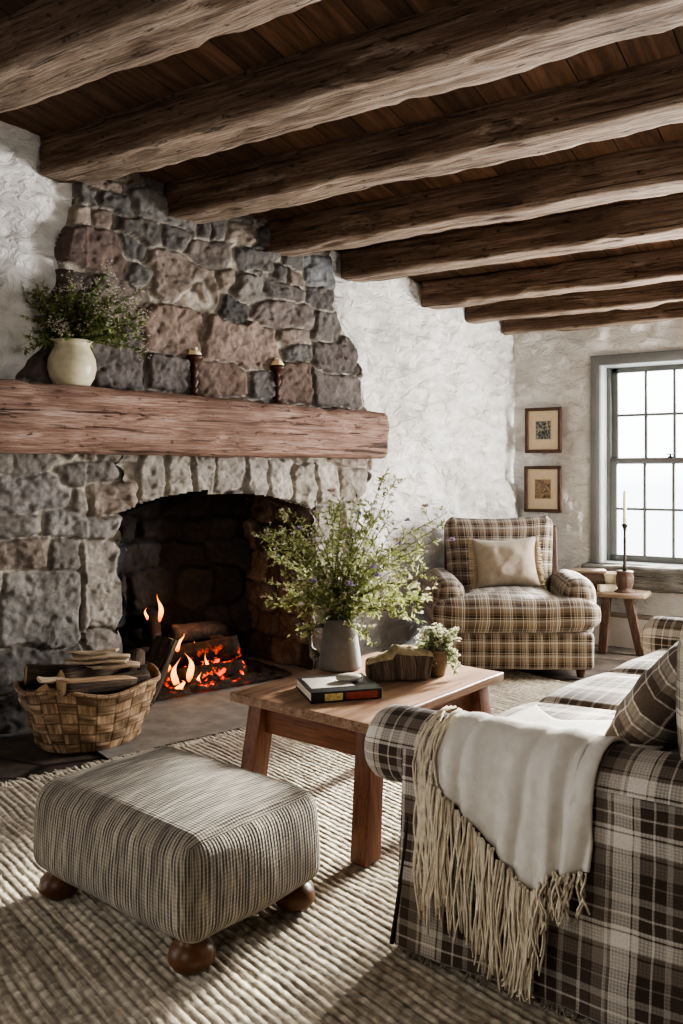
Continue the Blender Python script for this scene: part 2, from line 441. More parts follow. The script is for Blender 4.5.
M['table_apron'] = m_wood('cherry_apron', '45291D', '6E4734', '86593F', 0, 1.3, .45, .25, .002, False, .25)
M['table_z'] = m_wood('cherry_leg', '45291D', '6E4734', '86593F', 2, 1.3, .45, .25, .002, False, .25)
M['stool'] = m_wood('walnut_stool', '2B201A', '4E3B30', '705A4A', 2, 1.6, .5, .3, .003, False, .3)
M['stool_top'] = m_wood('worn_stool_top', '554538', '81705F', 'AA9986', 0, 1.6, .5, .3, .003, False, .3)
M['darkwood'] = m_wood('dark_turned_wood', '1C100A', '3C2416', '5A3A26', 2, 2, .45, .4, .003, False, .3)
M['foot'] = m_plain('turned_bun_foot', '583B26', .35, .3, 14, .1)
M['frame_wood'] = m_plain('picture_frame_wood', '49352A', .45, .3, 30, .2)
M['mat'] = m_plain('mat_board', 'C9B79A', .9, .06, 30, .05)
M['ivory_paint'] = m_plain('skirting_paint', 'CFCAC1', .7, .08, 9, .2)
M['cap'] = m_plain('skirting_cap', '8B7F73', .7, .2, 9, .3)
M['grey_paint'] = m_plain('window_paint', '6F716F', .5, .08, 8, .1)
M['grey_light'] = m_plain('window_reveal_paint', 'C2C4C2', .5, .06, 8, .1)
M['sillstone'] = m_wood('weathered_sill', '3C3B38', '625F5A', '86837D', 0, 1.4, .85, .7, .008, True, .3)
M['cream_glaze'] = m_plain('cream_crackle_glaze', 'BDB59A', .35, .18, 25, .2, .002)
M['grey_jug'] = m_plain('stoneware', '57514B', .7, .12, 40, .25, .002)
M['bowl'] = m_plain('cream_bowl_glaze', 'D8CDB4', .4, .08, 20, .1)
M['wax'] = m_plain('candle_wax', 'E6DDBB', .5, .06, 20, .05, .002, Subsurface_Weight=.3)
M['wax_amber'] = m_plain('amber_candle_wax', 'E8D6B0', .5, .1, 20, .05, .002, Subsurface_Weight=.3, Emission_Color='FFB870', Emission_Strength=.05)
M['iron'] = m_plain('dark_iron', '3A3430', .5, .3, 30, .2, .002, Metallic=.6)
M['bark'] = m_wood('log_bark', '1E1713', '4B3D32', '7B6A59', 1, 2.5, .9, .9, .01, True, .5, uvs=True)
M['cutwood'] = m_plain('cut_wood_end', 'A98D6B', .8, .25, 40, .3)
M['splitwood'] = m_wood('split_wood', '6A4F38', 'A5876A', 'CDB596', 0, 2.0, .8, .5, .004, False, .2)
M['chip'] = m_wood('basket_splint', '5A4028', '9B7A53', 'C6A77C', 0, 2.0, .7, .5, .003, False, .3)
M['kindling'] = m_wood('pale_kindling', '7C6A55', 'B4A189', 'D9CCB8', 0, 2.0, .8, .4, .003, False, .2)
M['throw'] = None
DK, BR, TP, GY, CR, WH, TN, OC = '30261F', '4A3D33', '7A6F63', '948C81', 'BFB6A8', 'D6CEC1', '6F604F', '8E7A5E'
DK = '382C24'
M['plaid_sofa'] = m_plaid('sofa_plaid', .23, .21,
    stripes([(5, BR), (1, CR), (3, BR), (.6, DK), (4, TP), (1, CR), (1.2, TP), (6, WH), (.6, BR), (2, CR), (4, DK), (.7, CR), (3.5, DK), (2, GY)]),
    stripes([(4, DK), (.6, TP), (3, DK), (5, TP), (.6, DK), (1.4, TP), (5, WH), (.6, BR), (1.4, WH), (4, BR), (.7, CR), (3, BR), (.5, DK), (2.5, GY)]))
DK = '2C221B'
M['plaid_chair'] = m_plaid('armchair_plaid', .084, .078,
    stripes([(5, DK), (.5, CR), (3.5, BR), (.5, CR), (2, TN), (.6, CR), (4, TP), (.7, WH), (1.6, TP), (.7, WH), (3, BR), (.6, OC), (2, DK)]),
    stripes([(4, DK), (.6, OC), (2.4, BR), (3, TN), (.8, OC), (1.4, TN), (3.4, TP), (.7, WH), (1.5, TP), (.6, CR), (2.6, BR), (.6, CR)]))
M['plaid_pillow'] = m_plaid('pillow_plaid', .16, .15,
    stripes([(4, DK), (.7, CR), (3, BR), (3, TP), (.6, WH), (1, TP), (3, GY), (.6, WH), (3, BR)]),
    stripes([(4, BR), (.7, CR), (3, DK), (3, TP), (.6, WH), (1, TP), (3, GY), (.6, WH), (3, BR)]))
M['linen'] = make_weave('oat_linen', '8C8172', '948979', '9C9181', (1300, 1300, 1), .2)
M['knit'] = make_weave('beige_knit', 'A0958A', 'B9AFA2', 'CFC6B9', (420, 420, 420))
M['throwcloth'] = make_weave('cream_wool', 'D6CFC2', 'DFD9CD', 'E8E3D9', (1500, 1500, 1), .12)
M['fringe'] = m_plain('cream_yarn', 'D8CCB4', .95, .2, 60, .2)
M['fray'] = m_plain('frayed_thread', '8C8275', .95, .3, 60, .2)
M['piping'] = m_plain('dark_piping', '2B211B', .9, .2, 60, .2)
M['linen_fringe'] = m_plain('linen_fringe', 'A08F72', .95, .2, 50, .2)
M['pages'] = m_plain('page_edges', 'CFC6B2', .9, .12, 60, .2)
M['pebble'] = m_plain('pale_pebble', '9C978C', .5, .1, 25, .1)
M['bookcloth'] = m_plain('book_jacket_black', '1E1C1C', .4, .3, 30, .05)
M['rust'] = m_plain('book_jacket_rust', '7A3426', .5, .2, 60, .05)
M['straw'] = m_plain('book_jacket_straw', 'B09A62', .5, .5, 120, .05)
M['pot'] = m_plain('earthen_pot', '6A5844', .8, .25, 30, .3)
M['moss'] = m_plain('dry_moss', '8E7F62', .95, .4, 45, .8, .01)
M['stem'] = make_leaf('green_stem', ['3F4A26', '5E6636', '6B5C40'])
M['leaf_fresh'] = make_leaf('fresh_leaves', ['5A663A', '7A824A', '969A66', 'B2B188', '6A7248'])
M['leaf_dark'] = make_leaf('dark_leaves', ['47572C', '5E6E3A', '7C874C', '8F966A', '6A5C4A'])
M['leaf_pale'] = make_leaf('pale_leaves', ['5E6A45', '7C8760', '8F9670'])
M['white_petal'] = make_leaf('white_petals', ['B9B2A6', 'D6D0C6', 'E4DFD8', '9A8E80'])
M['cream_petal'] = make_leaf('cream_petals', ['8F9370', 'B9B796', 'D4D0BC', 'C4C1A8'])
M['mauve_petal'] = make_leaf('mauve_petals', ['8A7A9A', 'A596B5', '74607C', 'B7A9BE'])
M['pink_petal'] = make_leaf('faded_petals', ['B59A94', 'C8B3AA', '9B7F7C'])

# ------------------------------------------------------------------ the setting: floor, walls, ceiling
def room_poly():
    Lw = 7.5 / .952; a = C - Lw * Wd; F_ = C + 3.7 * V
    return [C, F_, F_ - 7.5 * U, a]
RP = room_poly()
m_ = .3
struct(mk('floor', [(p[0], p[1], -.014) for p in RP], [(0, 3, 2, 1)], M['floor'], smooth=False))

# plaster fireplace wall (opening cut where the hearth is)
OPEN_T0, OPEN_T1 = px_wall(118, 600)[0], px_wall(308, 600)[0]
def arch_z(t):
    s = (t - (OPEN_T0 + OPEN_T1) / 2) / ((OPEN_T1 - OPEN_T0) / 2)
    return .985 + .105 * (1 - s * s)
ts = np.arange(-3.6, 3.32, .025); zs = np.arange(-.02, 3.3, .025)
Tg, Zg = np.meshgrid(ts, zs, indexing='ij')
d = .05 * fbm(Tg * 1.7, Zg * 1.9, 3) + .07 * fbm(Tg * 5 + 2 * Zg, Zg * 6 + 3, 4)
d = d + .035 * np.clip((-.35 - Tg) / .15, 0, 1) * np.clip((Zg - 1.6) / .2, 0, 1)
d = d * np.clip((3.2 - Tg) / .06, 0, 1)
LO_ = [(0, -9), (1.25, -9), (1.60, px_wall(8, 372)[0]), (1.72, px_wall(28, 345)[0]), (2.0, px_wall(52, 290)[0]), (2.2, px_wall(60, 245)[0]), (2.5, px_wall(66, 205)[0]), (2.9, px_wall(68, 160)[0])]
HI_ = [(0, px_wall(342, 680)[0]), (.4, px_wall(346, 600)[0]), (.9, px_wall(358, 520)[0]), (1.25, px_wall(372, 462)[0]), (1.5, px_wall(366, 420)[0]), (1.75, px_wall(359, 385)[0]), (1.95, px_wall(354, 340)[0]), (2.15, px_wall(338, 310)[0]), (2.4, px_wall(330, 262)[0]), (2.9, px_wall(325, 200)[0])]
inside = np.minimum(Tg - np.interp(Zg, [a for a, b in LO_], [b for a, b in LO_]), np.interp(Zg, [a for a, b in HI_], [b for a, b in HI_]) - Tg) + .05 * fbm(Tg * 5, Zg * 5 + 20, 3)
d = d - .12 * np.clip((inside - .03) / .06, 0, 1)
keep = ~((Tg > OPEN_T0 - .06) & (Tg < OPEN_T1 + .06) & (Zg < 1.15))
P = np.stack([WP[0] + Tg * Wd[0] + d * N[0], WP[1] + Tg * Wd[1] + d * N[1], Zg], -1).reshape(-1, 3)
struct(grid_obj('wall_left', P, len(ts), len(zs), M['plaster'], keep=keep, flip=False))

# window wall
WV0, WV1, WZ0, WZ1 = .64, 1.57, .555, 1.965
W2 = 1.16                                                        # unseen twin window, added for sun on the sofa, this far along
vs_ = np.unique(np.concatenate([np.arange(0, 3.71, .025), [WV0, WV1, WV0 + W2, WV1 + W2]])); zs = np.unique(np.concatenate([np.arange(-.02, 3.0, .025), [WZ0, WZ1]]))
Vg, Zg = np.meshgrid(vs_, zs, indexing='ij')
d = .035 * fbm(Vg * 2 + 11, Zg * 2.2, 3) + .04 * fbm(Vg * 8 + 5, Zg * 10 + 3, 3)
Vm = np.where(Vg > (WV0 + WV1 + W2) / 2, Vg - W2, Vg)
edge = np.maximum(np.maximum(WV0 - .06 - Vm, Vm - WV1 - .06), np.maximum(WZ0 - .06 - Zg, Zg - WZ1 - .06))
d = d * np.clip(edge / .12, 0, 1) + .02 * np.clip(1 - np.abs(edge - .06) / .06, 0, 1)
keep = ~((Vg > WV0 + 1e-4) & (Vg < WV1 - 1e-4) & (Zg > WZ0 + 1e-4) & (Zg < WZ1 - 1e-4))
P = np.stack([C[0] + Vg * V[0] - d * U[0], C[1] + Vg * V[1] - d * U[1], Zg], -1).reshape(-1, 3)
q = grid_faces(len(vs_), len(zs))
cen = P[q].mean(1); cv = (cen[:, :2] - C) @ V; cz = cen[:, 2]
q = q[~((((cv > WV0) & (cv < WV1)) | ((cv > WV0 + W2) & (cv < WV1 + W2))) & (cz > WZ0) & (cz < WZ1))]
struct(mk('wall_far', P.tolist(), q.tolist(), M['plaster']))

def flat_wall(name, a, b, zt=3.6):
    struct(mk(name, [(a[0], a[1], -.02), (b[0], b[1], -.02), (b[0], b[1], zt), (a[0], a[1], zt)], [(0, 1, 2, 3)], M['dim_wall'], smooth=False))
flat_wall('wall_right', RP[1], RP[2]); flat_wall('wall_back', RP[2], RP[3])

# boarded ceiling
cv_, cf_, cu_ = [], [], []
for (u, v) in ((.05, -.2), (.05, 3.8), (-7.6, 3.8), (-7.6, -2.7)):
    cv_.append(uv_pt(u, v, beam_z(u) + .16)); cu_.append((v, u))
struct(mk('ceiling', cv_, [(0, 1, 2, 3)], M['ceiling'], uv=cu_, smooth=False))

# beams
def beam(u_far, width, height, label, seed):
    v0 = .3225 * u_far - .03; v1 = 3.68; L = v1 - v0
    nl, nc = 260, 44
    verts, faces = [], []
    for i in range(nl + 1):
        x = L * i / nl
        for k in range(nc):
            a = 2 * PI * (k + .5) / nc
            cx, cy = math.cos(a), math.sin(a); pw = 14
            rr = (abs(cx) ** pw + abs(cy) ** pw) ** (-1 / pw)
            y = rr * cx * width / 2; z = rr * cy * height / 2
            q = Vector((x * 1.3 + seed * 7, y * 3, z * 3))
            k1 = mnoise.noise(q * 1.2); k2 = mnoise.noise(Vector((x * 5 + seed, y * 22, z * 22))) + .6 * mnoise.noise(Vector((x * 14 + seed, y * 60, z * 60))); k3 = mnoise.noise(Vector((x * 2.2 + seed * 3, 0, 0)))
            chip = max(0, mnoise.noise(Vector((x * 4 + seed * 5, y * 9, z * 9))) - .25) * .05
            s = 1 + .06 * k1 + .05 * k2
            y = y * s - cx * chip; z = z * (1 + .07 * k1 + .06 * k2) - cy * chip + .012 * k3
            verts.append((x, y + .015 * mnoise.noise(Vector((x * .9, seed, 3))), z))
    for i in range(nl):
        for k in range(nc):
            k2 = (k + 1) % nc; faces.append((i * nc + k, i * nc + k2, (i + 1) * nc + k2, (i + 1) * nc + k))
    faces.append(tuple(range(nc))[::-1]); faces.append(tuple(nl * nc + k for k in range(nc)))
    uc = u_far - width / 2
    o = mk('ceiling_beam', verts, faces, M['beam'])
    o.location = uv_pt(uc, v0, beam_z(uc) + height / 2 - .005)
    o.rotation_euler = (0, 0, math.atan2(V[1], V[0]))
    return tag(o, label, 'beam', 'ceiling beams')
BL = ['heavy rough-hewn oak ceiling beam nearest the camera, crossing the top left corner',
      'thick oak ceiling beam whose blunt end meets the white plaster above the greenery vase',
      'oak ceiling beam ending on the stonework above the left mantel candle',
      'oak ceiling beam ending on the stonework above the right mantel candle',
      'oak ceiling beam ending where the stonework meets the white wall',
      'slim dark beam meeting the white wall, third from the window wall',
      'slim dark beam meeting the white wall, second from the window wall',
      'thin dark beam lying against the top of the window wall']
for i, (u, w_, h_) in enumerate([(-3.82, .27, .24), (-3.18, .25, .23), (-2.58, .22, .2), (-1.98, .2, .19), (-1.44, .2, .18), (-.80, .15, .17), (-.38, .14, .17), (-.005, .13, .16)]):
    beam(u, w_, h_, BL[i], i + 1)

# ------------------------------------------------------------------ fireplace
PALG = ['8B857E', '77726D', '9A948C', '6A6663', '857C72', 'A39C92']
PALB = ['80746B', '6A615C', '5A5654', '766B64', '62605E', '8A7F75', '53514F']
BIG = [  # px, py, w, h, colour
    (87, 248, 66, 36, '665852'), (178, 280, 62, 42, '80756D'), (171, 332, 60, 40, '7E6E65'), (116, 362, 54, 54, '625C5A'), (164, 373, 44, 32, '5E5856'),
    (31, 356, 58, 45, '5F5855'), (160, 210, 62, 26, '6A6764'), (238, 344, 70, 42, '83736A'), (217, 378, 42, 34, '6B5B52'), (192, 288, 30, 34, '857A70'),
    (284, 314, 54, 24, '706763'), (275, 290, 42, 20, '67625F'), (317, 270, 28, 26, '6F7274'), (335, 358, 38, 34, '5C5653'), (335, 390, 46, 32, '615A57'),
    (291, 383, 32, 38, '63544C'), (261, 387, 22, 28, '5D5957'), (317, 297, 25, 18, '5C5856'), (324, 325, 24, 26, '625E5A'), (60, 300, 40, 40, '5E5552'), (250, 290, 30, 22, '75706B'),
    (215, 255, 40, 20, '6A625C'), (250, 262, 40, 18, '5C5956'), (120, 300, 44, 30, '6B625B'), (130, 232, 40, 16, '57534F'),
    (150, 476, 25, 46, '8D8780'), (175, 474, 25, 46, '98928A'), (200, 473, 26, 44, '857F79'), (227, 472, 28, 42, '8B857F'), (253, 474, 22, 40, '8F8983'), (277, 478, 24, 40, 'A09A93'),
    (300, 486, 22, 36, '979189'), (325, 484, 24, 34, 'A8A29A'), (348, 480, 24, 26, '8B847C'), (350, 462, 30, 14, '8A8077'),
    (34, 491, 60, 30, '827E7C'), (80, 475, 44, 18, '6F6A66'), (110, 501, 42, 30, '8A7F75'), (82, 527, 68, 19, '85827F'), (14, 528, 34, 17, '7F7A75'),
    (20, 555, 46, 34, '7F756D'), (62, 555, 40, 30, '6D6863'), (40, 607, 76, 74, '7F7C78'), (97, 583, 44, 92, '918B84'), (99, 645, 42, 32, '847D77'),
    (30, 668, 110, 38, '5E5B58'), (100, 685, 50, 34, '6A6661'), (10, 715, 60, 40, '4A4745'), (60, 712, 60, 34, '55524F'),
    (324, 522, 24, 28, '9B958D'), (326, 556, 30, 34, 'A59F97'), (330, 595, 34, 36, '968F87'), (328, 635, 34, 40, '8E8780'), (352, 520, 26, 34, 'A09A92'), (22, 460, 50, 18, '7A756F')]
def stone_sites(rng, t0, t1, z0, z1, big, dx=.13, dz=.085, pal=None):
    S = []
    for (px, py, w, h, c) in big:
        t, z = px_wall(px, py); ta, _ = px_wall(px - w / 2, py); tb, _ = px_wall(px + w / 2, py); _, za = px_wall(px, py + h / 2); _, zb = px_wall(px, py - h / 2)
        S.append((t, z, (tb - ta) / 2, (zb - za) / 2, rng.uniform(-.12, .12), lin(c)[:3], 1.0))
    nb = len(S); z = z0
    while z < z1:
        t = t0 + rng.uniform(0, dx)
        hh = dz * rng.uniform(.7, 1.3)
        while t < t1:
            ww = dx * rng.uniform(.55, 1.5)
            if all(max(abs(t + ww / 2 - s[0]) / (s[2] + ww * .32), abs(z + hh / 2 - s[1]) / (s[3] + hh * .32)) > 1 for s in S[:nb]):
                p = (pal or (PALG if z < 1.4 else PALB)); c = np.array(lin(p[rng.randint(len(p))])[:3]) * rng.uniform(.7, 1.25)
                S.append((t + ww / 2, z + hh / 2, ww / 2, hh / 2, rng.uniform(-.3, .3), tuple(c), .8))
            t += ww
        z += hh
    return S
def facets(X, Z, cell, rng, amp):
    gx, gz = X / cell, Z / cell; ix, iz = np.floor(gx).astype(int), np.floor(gz).astype(int)
    J = rng.rand(256, 256, 4); best = np.full(X.shape, 9.); out = np.zeros(X.shape)
    for a in (-1, 0, 1):
        for b in (-1, 0, 1):
            j = J[(ix + a) & 255, (iz + b) & 255]; dx = gx - (ix + a + j[..., 0]); dz = gz - (iz + b + j[..., 1]); d = dx * dx + dz * dz
            m = d < best; best = np.where(m, d, best); out = np.where(m, (j[..., 2] - .5) * dx * 2 + (j[..., 3] - .5) * dz * 2 + (j[..., 2] - j[..., 3]) * .5, out)
    return out * amp
def stone_field(Tg, Zg, S, rng, joint=.016, mortar='A39D93'):
    wx = Tg + .035 * fbm(Tg * 6, Zg * 6, 3) + .012 * fbm(Tg * 26 + 5, Zg * 26, 2); wz = Zg + .035 * fbm(Tg * 6 + 40, Zg * 6 + 9, 3) + .012 * fbm(Tg * 26, Zg * 26 + 31, 2)
    d1 = np.full(Tg.shape, 9.0); d2 = d1.copy(); idx = np.zeros(Tg.shape, int)
    for i, (t, z, a, b, r, c, _) in enumerate(S):
        x = (wx - t) * math.cos(r) + (wz - z) * math.sin(r); y = -(wx - t) * math.sin(r) + (wz - z) * math.cos(r)
        q = ((np.abs(x) / a) ** 7 + (np.abs(y) / b) ** 7) ** (1 / 7)
        dd = (q - 1) * min(a, b)
        nw = dd < d1
        d2 = np.where(nw, d1, np.minimum(d2, dd)); d1 = np.where(nw, dd, d1); idx = np.where(nw, i, idx)
    gap = np.minimum((d2 - d1) * .5, np.maximum(.03 - d1, -1)); 
    s = np.clip((gap - .0015) / joint, 0, 1); s = 1 - (1 - s) ** 2.2
    n = len(S); prot = rng.uniform(.022, .05, n); tx = rng.uniform(-.12, .12, n); tz = rng.uniform(-.16, .16, n)
    st = np.array([q[0] for q in S]); sz = np.array([q[1] for q in S]); cols = np.array([q[5] for q in S])
    h = s * (prot[idx] + tx[idx] * np.clip(Tg - st[idx], -.12, .12) + tz[idx] * np.clip(Zg - sz[idx], -.12, .12) + .022 * fbm(Tg * 7 + idx * 3.7, Zg * 9 + idx * 1.3, 5, .5) + facets(wx + .3 * wz + idx * .37, wz * 1.3, .075, rng, .011) + facets(wx - .2 * wz, wz * 1.4 + idx * .21, .03, rng, .005) + .008 * np.abs(fbm(Tg * 34 + idx, Zg * 40, 3))) + .007 * fbm(Tg * 40, Zg * 40, 3)
    mc = np.array(lin(mortar)[:3]) * (1 + .5 * fbm(Tg * 12, Zg * 12, 3))[..., None]
    f = np.clip((s - .12) / .25, 0, 1)[..., None]
    col = mc * (1 - f) + cols[idx] * (1 + .35 * fbm(Tg * 14 + idx, Zg * 22, 4))[..., None] * f
    return h, np.clip(col, 0, 1)

fire = thing('stone_fireplace', 'wide open fireplace of rough grey and brown field stone with an oak mantel', 'fireplace', wall_pt(.6, 0))
rng = np.random.RandomState(11)
t0, t1 = px_wall(-45, 500)[0], px_wall(400, 500)[0]
ts = np.arange(t0, t1, .0085); zs = np.arange(-.01, 2.85, .0085)
Tg, Zg = np.meshgrid(ts, zs, indexing='ij')
S = stone_sites(rng, t0, t1, 0, 2.85, BIG)
hh, cc = stone_field(Tg, Zg, S, rng)
cc = cc * np.where(Zg < 1.4, .8, .77)[..., None]
# ragged outline where the plaster was cut back round the stone, read off in wall metres
lo = [(0, -9), (1.25, -9), (1.60, px_wall(8, 372)[0]), (1.72, px_wall(28, 345)[0]), (2.0, px_wall(52, 290)[0]), (2.2, px_wall(60, 245)[0]), (2.5, px_wall(66, 205)[0]), (2.9, px_wall(68, 160)[0])]
hi = [(0, px_wall(342, 680)[0]), (.4, px_wall(346, 600)[0]), (.9, px_wall(358, 520)[0]), (1.25, px_wall(372, 462)[0]), (1.5, px_wall(366, 420)[0]), (1.75, px_wall(359, 385)[0]), (1.95, px_wall(354, 340)[0]), (2.15, px_wall(338, 310)[0]), (2.4, px_wall(330, 262)[0]), (2.9, px_wall(325, 200)[0])]
LO = np.interp(zs, [a for a, b in lo], [b for a, b in lo]); HI = np.interp(zs, [a for a, b in hi], [b for a, b in hi])
wig = .05 * fbm(Tg * 5, Zg * 5 + 20, 3)
em = np.minimum(Tg - LO[None, :], HI[None, :] - Tg) + wig
opm = (Tg > OPEN_T0) & (Tg < OPEN_T1) & (Zg < arch_z(Tg) + .012 * np.sign(fbm(Tg * 9, Zg * 0 + 3, 1)))
keep = (em > -.02) & ~opm
ef = np.clip((em + .02) / .05, 0, 1)
off = np.where(Tg < -.2, .03, .012)
D = (off + hh) * ef - .03 * (1 - ef)
P = np.stack([WP[0] + Tg * Wd[0] + D * N[0], WP[1] + Tg * Wd[1] + D * N[1], Zg], -1).reshape(-1, 3)
Pl = P - np.array(fire.location)
grid_obj('chimney_breast', Pl, len(ts), len(zs), M['stone'], fire, keep=keep, col=cc.reshape(-1, 3))
# firebox: three stone walls, soffit and floor
FD = .62
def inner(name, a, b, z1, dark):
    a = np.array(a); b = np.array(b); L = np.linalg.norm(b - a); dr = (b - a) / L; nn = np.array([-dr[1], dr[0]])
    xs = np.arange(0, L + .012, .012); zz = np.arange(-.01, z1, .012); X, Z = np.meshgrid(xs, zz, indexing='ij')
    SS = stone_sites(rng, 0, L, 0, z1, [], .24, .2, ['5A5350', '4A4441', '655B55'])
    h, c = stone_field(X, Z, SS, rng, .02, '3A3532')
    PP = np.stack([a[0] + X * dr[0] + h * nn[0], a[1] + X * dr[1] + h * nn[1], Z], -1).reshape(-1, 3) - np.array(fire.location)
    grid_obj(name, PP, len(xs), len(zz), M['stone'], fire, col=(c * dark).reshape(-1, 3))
def wp2(t, d): return WP + t * Wd + d * N
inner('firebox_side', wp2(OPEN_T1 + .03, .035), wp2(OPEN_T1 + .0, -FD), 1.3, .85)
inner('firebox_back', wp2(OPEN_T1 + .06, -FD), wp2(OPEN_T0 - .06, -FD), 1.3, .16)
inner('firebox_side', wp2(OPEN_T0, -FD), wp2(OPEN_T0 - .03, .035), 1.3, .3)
fl = np.array(fire.location)
def rel(p): return tuple(np.array(p) - fl)
sv, sf = [], []
for k in range(41):
    t = OPEN_T0 + (OPEN_T1 - OPEN_T0) * k / 40
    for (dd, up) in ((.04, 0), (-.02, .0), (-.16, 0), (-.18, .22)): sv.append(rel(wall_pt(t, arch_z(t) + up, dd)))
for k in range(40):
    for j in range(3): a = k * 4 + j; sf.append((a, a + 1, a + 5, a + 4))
mk('arch_soffit', sv, sf, m_plain('dark_arch_stone', '3B3633', .9, .4, 14, .5, .01), fire)  # soffit in a darker stone colour than the breast
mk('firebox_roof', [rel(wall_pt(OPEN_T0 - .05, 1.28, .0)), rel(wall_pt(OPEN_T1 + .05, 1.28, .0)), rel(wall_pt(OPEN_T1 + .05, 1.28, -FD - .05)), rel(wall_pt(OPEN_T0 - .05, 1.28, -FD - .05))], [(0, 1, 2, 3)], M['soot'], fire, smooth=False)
# hearth slabs, floor level, running into the firebox
hv = []
xs = np.linspace(-.42, 1.6, 60); ys = np.linspace(-FD - .02, .76, 50)
X, Y = np.meshgrid(xs, ys, indexing='ij')
hz_ = -.006 + .006 * fbm(X * 5, Y * 5, 3) + .004
P = np.stack([WP[0] + X * Wd[0] + Y * N[0], WP[1] + X * Wd[1] + Y * N[1], hz_], -1).reshape(-1, 3) - fl
edge = (Y + .045 * fbm(X * 3, X * 0 + 2, 2) < .70) & (X > -.4) & (X < 1.55) & ((Y > -.05) | ((X > OPEN_T0 - .1) & (X < OPEN_T1 + .1)))
grid_obj('hearthstone', P, 60, 50, M['hearth'], fire, keep=edge)
# mantel beam
ML0, ML1 = -1.5, px_wall(388, 440)[0] - .20
nl, nc = 170, 32; mv, mf = [], []
for i in range(nl + 1):
    t = ML0 + (ML1 - ML0) * i / nl; zt = np.interp(t, [-.66, 1.64], [1.617, 1.570]); zb = np.interp(t, [-.66, 1.64], [1.288, 1.285])
    hgt = zt - zb; dep = .3
    endr = min(1, (nl - i) / 3.0) ** .5 if i > nl - 3 else 1
    for k in range(nc):
        a = 2 * PI * (k + .5) / nc; cx, cy = math.cos(a), math.sin(a); pw = 10
        rr = (abs(cx) ** pw + abs(cy) ** pw) ** (-1 / pw)
        y, z = rr * cx * dep / 2, rr * cy * hgt / 2
        k1 = mnoise.noise(Vector((t * 1.6, y * 4 + 7, z * 4))); k2 = mnoise.noise(Vector((t * 6, y * 25, z * 25 + 4)))
        chip = max(0, mnoise.noise(Vector((t * 5 + 9, y * 8, z * 11))) - .22) * .06
        y += cx * (.018 * k1 + .008 * k2 - chip); z += cy * (.010 * k1 + .006 * k2 - chip * .5)
        e = .0 if i < nl - 1 else .02 * k2
        p = wall_pt(t + e + (.02 * k1 if i > nl - 4 else 0), (zt + zb) / 2 + z, .065 + y)
        mv.append(rel(p))
for i in range(nl):
    for k in range(nc): k2 = (k + 1) % nc; mf.append((i * nc + k, i * nc + k2, (i + 1) * nc + k2, (i + 1) * nc + k))
mf += [tuple(range(nc))[::-1], tuple(nl * nc + k for k in range(nc))]
# own object space turned along the wall so that the grain runs with the beam
R = Matrix.Rotation(math.atan2(Wd[1], Wd[0]), 4, 'Z'); Ri = R.inverted()
mo = mk('mantel_beam', [Ri @ Vector(p) for p in mv], mf, M['mantel'], fire); mo.rotation_euler = (0, 0, math.atan2(Wd[1], Wd[0]))
def mantel_z(t): return np.interp(t, [-.66, 1.64], [1.617, 1.570]) + .003

# logs ------------------------------------------------------------------
def log_mesh(L, r, seed, split=.0, n=14, nl=10):
    """log along x; split>0 flattens one side"""
    v, f, lu, mi = [], [], [], []
    for i in range(nl + 1):
        x = -L / 2 + L * i / nl
        for k in range(n):
            a = 2 * PI * k / n; rr = r * (1 + .22 * mnoise.noise(Vector((math.cos(a) * 1.4 + seed * 9, math.sin(a) * 1.4, x * 5))) + .1 * mnoise.noise(Vector((math.cos(a) * 5 + seed, math.sin(a) * 5, x * 14))))
            y, z = rr * math.cos(a), rr * math.sin(a)
            if split: z = min(z, r * (.35 + .15 * mnoise.noise(Vector((x * 6, y * 12, seed))))); y *= 1.1
            v.append((x + (.012 * mnoise.noise(Vector((a, seed, 1))) if i in (0, nl) else 0), y, z))
    for i in range(nl):
        for k in range(n):
            k2 = (k + 1) % n; f.append((i * n + k, i * n + k2, (i + 1) * n + k2, (i + 1) * n + k))
            lu += [(k / n * .3, i * L / nl), ((k + 1) / n * .3, i * L / nl), ((k + 1) / n * .3, (i + 1) * L / nl), (k / n * .3, (i + 1) * L / nl)]
            zc = (v[f[-1][0]][2] + v[f[-1][1]][2]) / 2
            mi.append(2 if split and zc > r * .22 else 0)
    f.append(tuple(range(n))[::-1]); f.append(tuple(nl * n + k for k in range(n))); lu += [(0, 0)] * (2 * n); mi += [1, 1]
    return v, f, lu, mi
def put_log(name, label, cat, group, loc, rot, L, r, seed, mats, split=0):
    v, f, lu, mi = log_mesh(L, r, seed, split)
    o = mk(name, v, f, mats, loop_uv=lu, midx=mi); o.location = loc; o.rotation_euler = rot
    return tag(o, label, cat, group)
wa = math.atan2(Wd[1], Wd[0])
ch = [M['charlog']] * 3
FLG = 'logs burning in the hearth'
for (t, d, z, rz, ry, L, r, lab) in [
    (.62, -.34, .065, .05, 0, .62, .065, 'long charred log lying at the back of the hearth'),
    (.52, -.12, .055, -.10, 0, .56, .055, 'charred log lying along the front of the fire'),
    (.30, -.24, .17, .75, .12, .46, .06, 'charred log leaning toward the left jamb across the fire'),
    (.56, -.22, .165, -.35, -.08, .5, .058, 'glowing log crossing the middle of the fire'),
    (.62, -.30, .265, .30, .1, .48, .052, 'upper log resting across the other burning logs'),
    (.36, -.36, .30, 1.15, -.2, .42, .05, 'topmost dark log tilted against the firebox back'),
    (.78, -.3, .17, .9, .25, .34, .045, 'short dark log propped on the right end of the fire')]:
    put_log('burning_log', lab, 'log', FLG, wall_pt(t, z, d), (0.4 * t, ry, wa + rz), L, r, t * 13 + d * 5, ch)
